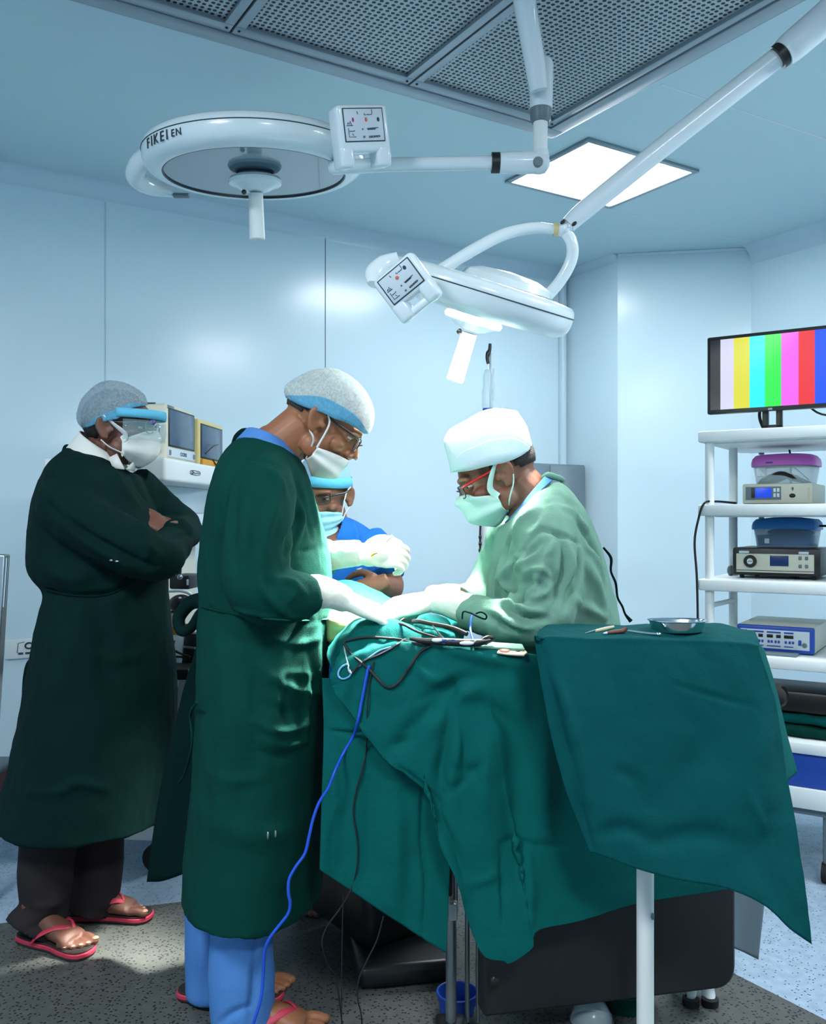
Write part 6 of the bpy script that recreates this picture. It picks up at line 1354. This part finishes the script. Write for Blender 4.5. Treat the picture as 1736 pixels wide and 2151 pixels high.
# leads on the rack
def lead(label, pts, r=.0042, m='rubber'):
    mb = MB(); mb.tube([RM @ V(p) for p in pts], r, 8, 6); return tag(mb.build('power_cable', m), label, 'cable')
lead('black cable hanging beside the front post of the trolley', [(.09, .20, zs[1] + .008), (.05, .06, zs[1] + .012), (.025, -.004, zs[1] + .004), (.005, -.012, zs[1] - .06), (-.008, -.01, zs[1] - .14), (.0, -.012, zs[2] + .02), (.004, -.014, zs[2] - .1), (.003, -.014, zs[2] - .2), (-.012, -.01, zs[2] - .30), (-.03, -.02, zs[2] - .5)])
tq, zq = rk(1655, 925, .4); lead('short black cable dropping from the top shelf behind the pink lid', [(tq, .44, zs[0] - .05), (tq + .004, .44, zs[0] - .09), (tq + .006, .44, zs[1] + .02)])
lead('black cable sagging out of frame beside the blue lid', [(.28, .3, zs[1] - .05), (.34, .28, zs[1] - .075), (.42, .27, zs[1] - .08)])

# ------------------------------------------------------------------ anaesthesia machine behind the standing man
AD = V((.105, .9945, 0)); AN = V((.9945, -.105, 0)); AO = V((-.8996, 3.30, 0)); AM = frame(AO, AD, AN, (0, 0, 1))
# local axes: x = along the front (away from camera), y = out of the front
def zpx(v, Y): return EYE - (v - HV) / F * Y
an = thing('anaesthesia_machine', 'white anaesthesia machine with shelf and dark breathing parts behind the standing person', 'medical machine', AM @ V((.3, -.2, 0)))
def abox(mb, x0, x1, y0, y1, z0, z1, bev=.006, seg=2): return mb.box(((x0 + x1) / 2, (y0 + y1) / 2, (z0 + z1) / 2), (x1 - x0, y1 - y0, z1 - z0), bev, AM @ Matrix.Identity(4), seg)
zt, zb = zpx(966, 3.3), zpx(1014, 3.3)
mb = MB(); abox(mb, -.14, .80, -.40, .05, zb, zt, .012, 3); mb.build('top_shelf', 'whitem', an)
mb = MB(); abox(mb, -.06, .76, -.40, -.10, zpx(1076, 3.3), zb, .004); mb.build('upper_housing', 'white', an)
mb = MB(); abox(mb, -.06, .76, -.40, -.08, zpx(1148, 3.3), zpx(1077, 3.3), .004); dd_ = mb.build('drawer', 'white', an)
mb = MB(); abox(mb, .25, .33, -.082, -.072, zpx(1130, 3.4), zpx(1124, 3.4), .002); mb.build('drawer_pull', 'capb', dd_)
mb = MB(); abox(mb, -.02, .76, -.40, -.16, .25, zpx(1150, 3.3), .004); mb.build('column', 'beige', an)
mb = MB(); abox(mb, -.10, .80, -.42, .12, .70, .74, .008); mb.build('worktop', 'darkgrey', an)
mb = MB(); abox(mb, -.08, .78, -.40, .02, .12, .70, .01); mb.build('drawer_unit', 'whitem', an)
mb = MB(); abox(mb, -.06, .76, .02, .03, .50, .68, .004); dk = mb.build('drawer', 'black', an)
mb = MB(); mb.tube([P(376, 1410, 3.38), P(384, 1413, 3.38)], .011, 12); mb.build('drawer_pull', 'white', dk)
for x in (-.04, .72):
    for y in (-.36, -.02):
        mb = MB(); c = AM @ V((x, y, .05)); mb.tube([c - AD * .014, c + AD * .014], .05, 20); cs = mb.build('caster', 'rubber', an)
        mb = MB(); mb.tube([c, c + V((0, 0, .09))], .012, 10); mb.build('caster_stem', 'greyp', cs)
mb = MB(); mb.tube([P(372, 1425, 3.25), P(369, 1460, 3.25), P(366, 1495, 3.25)], [.006, .007, .006], 12); mb.build('side_rail', 'beige', an)
# logo plate
lf = frame(AM @ V((.16, .0515, (zt + zb) / 2 + .002)), AD, (0, 0, 1), AN)
mb = MB(); mb.tube([lf @ V((.055 * math.copysign(abs(math.cos(a)) ** .6, math.cos(a)), .008 * math.copysign(abs(math.sin(a)) ** .6, math.sin(a)), 0)) for a in [2 * math.pi * k / 32 for k in range(33)]], .0012, 6); mb.tube([lf @ V(p) for p in ((-.04, 0, 0), (-.028, .005, 0), (-.02, 0, 0), (-.028, -.005, 0), (-.038, -.002, 0))], .0014, 6, 3); mb.tube([lf @ V(p) for p in ((-.015, .001, 0), (.0, -.002, 0), (.02, .001, 0), (.045, -.001, 0))], .0014, 6, 3); mb.build('logo', 'ink', an)
# breathing circuit parts seen through the gap
mb = MB(); abox(mb, .10, .26, -.03, .05, zpx(1238, 3.4), zpx(1209, 3.4), .008); bx = mb.build('ventilator_block', 'black', an)
mb = MB(); mb.box((0, 0, 0), (.008, .004, .022), .002, Matrix.Translation(P(394, 1223, 3.36))); mb.build('level_window', 'panelw', bx)
mb = MB(); mb.tube([P(376, 1170, 3.38), P(377, 1192, 3.38), P(376, 1212, 3.38)], .009, 12, 3); mb.build('breathing_hose', 'rubber', an)
mb = MB(); mb.sph(P(378, 1212, 3.35), .011, 14); mb.build('hose_joint', 'steel', an)
mb = MB(); mb.ell(Matrix.Translation(P(380, 1268, 3.36)) @ Matrix.Diagonal((.045, .05, .034, 1))); mb.build('absorber_dome', 'black', an)
mb = MB(); mb.sph(P(378, 1256, 3.31), (.006, .004, .004), 10); mb.build('absorber_light', 'white', an)
mb = MB(); mb.tube([P(356, 1242, 3.36), P(380, 1241, 3.36), P(398, 1246, 3.37), P(408, 1258, 3.38)], [.005, .006, .007, .006], 12, 4); mb.build('silver_arm', 'white', an)
mb = MB(); mb.tube([P(350, 1285, 3.34), P(382, 1285, 3.34)], .005, 12); mb.build('silver_rail', 'chrome', an)
mb = MB(); mb.box((0, 0, 0), (.03, .05, .05), .006, Matrix.Translation(P(360, 1300, 3.36))); mb.build('filter_block', 'beige', an)
mb = MB(); mb.lathe([(.001, -.035), (.03, -.03), (.042, .0), (.044, .006)], Matrix.Translation(P(376, 1316, 3.36)), 28); mb.build('amber_bowl', 'yellow', an)
mb = MB(); mb.lathe([(.001, -.16), (.043, -.16), (.043, -.03), (.038, -.024)], Matrix.Translation(P(376, 1316, 3.37)), 28); mb.build('absorber_canister', 'white', an)
mb = MB(); mb.tube([P(362, 1345, 3.30), P(362, 1362, 3.30), P(380, 1373, 3.30), P(400, 1380, 3.30)], [.012, .006, .004, .004], 10, 3); mb.tube([P(360, 1379, 3.30), P(385, 1380, 3.30)], .004, 8); mb.build('lever', 'black', an)
mb = MB(); mb.box((0, 0, 0), (.05, .06, .13), .008, Matrix.Translation(P(402, 1365, 3.36)) @ Matrix.Rotation(.12, 4, 'Y')); vp = mb.build('vaporiser', 'black', an)
mb = MB(); mb.box((0, 0, 0), (.045, .01, .008), .002, Matrix.Translation(P(398, 1360, 3.32)) @ Matrix.Rotation(.12, 4, 'Y')); mb.build('vaporiser_band', 'steel', vp)
# the two screens on its shelf
def vitals(label, x0, x1, ztop, zbot, depth, mframe, rim, extra):
    o = thing('patient_monitor', label, 'monitor', AM @ V(((x0 + x1) / 2, -depth / 2, zbot)))
    mb = MB(); abox(mb, x0, x1, -depth, 0, zbot, ztop, .012, 3); cz_ = mb.build('casing', mframe, o)
    mb = MB(); abox(mb, x0 + rim, x1 - rim, -.004, .003, zbot + (.05 if extra else .03), ztop - rim * .9, .002); mb.build('bezel', 'black', cz_)
    mb = MB(); abox(mb, x0 + rim + .006, x1 - rim - .010, .001, .0045, zbot + (.056 if extra else .036), ztop - rim * .9 - .006, .001); mb.build('screen', 'screen_off', o)
    if extra:
        mb = MB(); abox(mb, x0 + .012, x1 - .012, -.002, .004, zbot + .012, zbot + .045, .002); kp = mb.build('key_panel', 'panelw', o)
        me = text_mesh('CARESCAPE'[:0] + 'CICIERE', .020, .0005, frame(AM @ V(((x0 + x1) / 2 + .01, .0045, zbot + .028)), AD, (0, 0, 1), AN)); link('lettering', me, 'ink', kp, smooth=False)
        for xx in (x0 + .022, x1 - .028):
            mb = MB(); abox(mb, xx - .007, xx + .007, .002, .008, zbot + .018, zbot + .038, .002); mb.build('button', 'greyp', kp)
        mb = MB(); mb.tube([P(292, 948, 3.285), P(305, 942, 3.285), P(322, 940, 3.285), P(334, 941, 3.285), P(330, 948, 3.285), P(310, 950, 3.285), P(292, 952, 3.285)], .003, 8, 3); mb.build('side_handle', 'greyp', o)
        mb = MB(); abox(mb, x0 + .004, x0 + .012, -.10, -.045, ztop - .004, ztop + .003, .002); mb.build('top_grip', 'black', o)
        mb = MB(); abox(mb, x0 + .01, x0 + .07, -.002, .003, ztop - .018, ztop - .006, .001); mb.build('name_plate', 'greyp', o)
    else:
        mb = MB(); mb.tube([AM @ V(p) for p in ((x0 + .05, .012, zbot + .05), (x0 + .12, .02, zbot + .085), (x0 + .2, .016, zbot + .10))], .0022, 8, 3); mb.tube([AM @ V(p) for p in ((x0 + .14, .012, zbot + .03), (x0 + .18, .02, zbot + .0), (x0 + .2, .03, zbot - .03))], .003, 8, 3); mb.build('lead', 'black', o)
        mb = MB(); abox(mb, x0 + .02, x1 - .02, .001, .012, zbot, zbot + .028, .004); mb.build('lower_rim', 'yellow', o)
    return o
vitals('beige medical monitor with a dark screen, nearer of two on the white machine', .0, .305, zpx(846, 3.3), zt + .001, .17, 'beige', .016, True)
vitals('yellowed medical monitor with a dark screen, further of two on the white machine', .345, .66, zpx(878, 3.64), zt + .001, .10, 'cream', .020, False)

# ------------------------------------------------------------------ drip stand and bottle in front of the back wall
Yv = 3.5
iv = thing('drip_stand', 'white drip stand pole rising behind the right-hand surgeon with a black hook', 'stand', V((P(1024, 1200, Yv).x, Yv, 0)))
px2 = P(1024, 1200, Yv).x
mb = MB(); mb.tube([V((px2, Yv, .03)), V((px2, Yv, zpx(1060, Yv)))], .0225, 24); mb.build('lower_pole', 'whitem', iv)
mb = MB(); mb.tube([V((px2 + .016, Yv + .02, zpx(1070, Yv))), V((px2 + .016, Yv + .02, zpx(740, Yv)))], .006, 14); mb.build('upper_pole', 'white', iv)
mb = MB(); mb.sph(P(1003, 1086, Yv), (.014, .014, .012), 14); mb.build('clamp_knob', 'black', iv)
mb = MB(); mb.tube([P(1026, 764, Yv), P(1024, 752, Yv), P(1026, 742, Yv), P(1029, 735, Yv), P(1030, 722, Yv)], [.006, .007, .010, .007, .006], 10, 3); mb.build('hook', 'black', iv)
mb = MB()
for k in range(3): mb.box((0, 0, 0), (.012, .012, .014), .003, Matrix.Translation(P(1009, 1128 + 14 * k, Yv)))
mb.tube([P(1010, 1090, Yv), P(1009, 1120, Yv), P(1009, 1163, Yv)], .004, 8); mb.build('cable_clips', 'black', iv)
for a in (0, 72, 144, 216, 288):
    q = V((px2 + .26 * math.cos(math.radians(a)), Yv + .26 * math.sin(math.radians(a)), .05)); mb = MB(); mb.tube([V((px2, Yv, .10)), q], .014, 10); lg = mb.build('leg', 'whitem', iv); mb = MB(); mb.sph(q - V((0, 0, .026)), (.02, .02, .024), 12); mb.build('caster', 'rubber', lg)
bo = thing('drip_bottle', 'clear drip bottle with a blue cap hanging from the black hook', 'bottle', P(1025, 860, Yv - .03))
zc = P(1025, 860, Yv - .03)
hb = zpx(775, Yv - .03) - zc.z
mb = MB(); mb.lathe([(.001, .004), (.020, .004), (.022, .010), (.022, hb * .45), (.018, hb * .55), (.018, hb * .85), (.012, hb * .97), (.001, hb)], Matrix.Translation(zc), 28); mb.build('bottle_body', 'clearp', bo)
mb = MB(); mb.lathe([(.001, -.012), (.0195, -.012), (.0195, .004), (.001, .004)], Matrix.Translation(zc), 24); mb.build('cap', 'blued', bo)
mb = MB(); mb.tube([zc + V((0, 0, hb - .002)), P(1024, 764, Yv)], .002, 8); mb.build('hanger', 'clearp', bo)
mb = MB(); mb.tube([zc + V((.018, -.014, .03)), zc + V((.020, -.014, hb * .4)), zc + V((.020, -.014, hb))], .004, 8, 3); mb.build('side_tube', 'clearp', bo)
# steel cupboard on the back wall
p0, p1 = on_back(1030, 985), on_back(1182, 985); zc_ = on_back(1120, 978).z; ac = p0.x * SA + p0.y * CA; bc = p1.x * SA + p1.y * CA
rotB = frame((0, 0, 0), R(1, 0, 0), R(0, 1, 0), (0, 0, 1))
cb = thing('steel_cupboard', 'grey steel cupboard standing against the back wall behind the right-hand surgeon', 'cupboard', R((ac + bc) / 2, B1 - .1, 0))
mb = MB(); mb.box(((ac + bc) / 2, B1 - .11, zc_ / 2 + .02), (bc - ac, .20, zc_ - .04), .004, rotB); mb.build('carcass', 'steel', cb)
for k in (0, 1):
    w3 = (bc - ac) / 2; mb = MB(); mb.box((ac + w3 * (k + .5), B1 - .214, zc_ / 2 + .02), (w3 - .008, .012, zc_ - .06), .003, rotB); dr_ = mb.build('door', 'steel', cb)
    mb = MB(); mb.tube([R(ac + w3 + (.03 if k else -.03), B1 - .235, zc_ * .6), R(ac + w3 + (.03 if k else -.03), B1 - .235, zc_ * .7)], .006, 10); mb.build('handle', 'chrome', dr_)
mb = MB(); mb.box(((ac + bc) / 2, B1 - .10, .02), (bc - ac - .03, .16, .04), .002, rotB); mb.build('plinth', 'darkgrey', cb)
# socket plate
c = on_back(60, 1361); so = thing('wall_socket', 'white socket plate on the wall beside the standing person', 'socket', c)
sf = frame(c, R(1, 0, 0), (0, 0, 1), R(0, -1, 0))
mb = MB(); mb.box((0, 0, .006), (.20, .090, .012), .004, sf); mb.build('plate', 'whitem', so)
mb = MB(); mb.tube([sf @ V((.0 + .016 * math.cos(a), .012 + .013 * math.sin(a), .0125)) for a in [2 * math.pi * k / 20 for k in range(21)]], .004, 8); mb.build('socket_ring', 'ink', so)
for x in (-.035, -.005, .025):
    mb = MB(); mb.box((x, -.022, .012), (.022, .010, .003), .002, sf); mb.build('switch', 'ink', so)
mb = MB(); mb.tube([sf @ V(p) for p in ((-.05, -.018, .0125), (-.046, .026, .0125), (-.02, .030, .0125))], .0015, 6); mb.build('outline', 'ink', so)
# steel panel edge and bin at the far left
tr_ = thing('steel_trolley', 'upright brushed steel panel with a bright edge at the left border', 'trolley', V((P(-40, 1600, 2.95).x, 2.95, 0)))
mb = MB(); mb.prism([(P(-150, 0, 2.95).x, zpx(1162, 2.95)), (P(17, 0, 2.95).x, zpx(1164, 2.95)), (P(3, 0, 2.95).x, zpx(1400, 2.95)), (P(-12, 0, 2.95).x, zpx(1640, 2.95)), (P(-150, 0, 2.95).x, zpx(1640, 2.95))], frame((0, 2.95, 0), (1, 0, 0), (0, 0, 1), (0, -1, 0)), -.02, .02); mb.build('panel', 'steel', tr_, bevel=.006)
mb = MB(); mb.tube([P(15.5, 1172, 2.93), P(12, 1220, 2.93), P(8.5, 1275, 2.93)], .0045, 10); mb.build('bright_edge', 'chrome', tr_)
for u_ in (-130, -30):
    q = P(u_, 1640, 2.95); mb = MB(); mb.tube([q, V((q.x, q.y, .0))], .014, 12); mb.build('leg', 'steel', tr_)
q = on_back(2, 1640); bn = thing('waste_bin', 'low grey-rimmed dark red bin at the left border by the wall', 'bin', V((-1.75, 3.72, 0)))
hz = zpx(1612, 3.65)
mb = MB(); mb.box((-1.78, 3.72, hz / 2), (.22, .18, hz - .01), .02, None, 3); mb.build('bin_body', 'darkred', bn)
mb = MB(); mb.box((-1.78, 3.72, hz - .012), (.235, .195, .03), .012, None, 3); mb.build('bin_rim', 'greyp', bn)
mb = MB(); mb.tube([V((-1.672, 3.628, .01)), V((-1.668, 3.626, hz))], .010, 10); mb.build('corner_strip', 'greyp', bn)
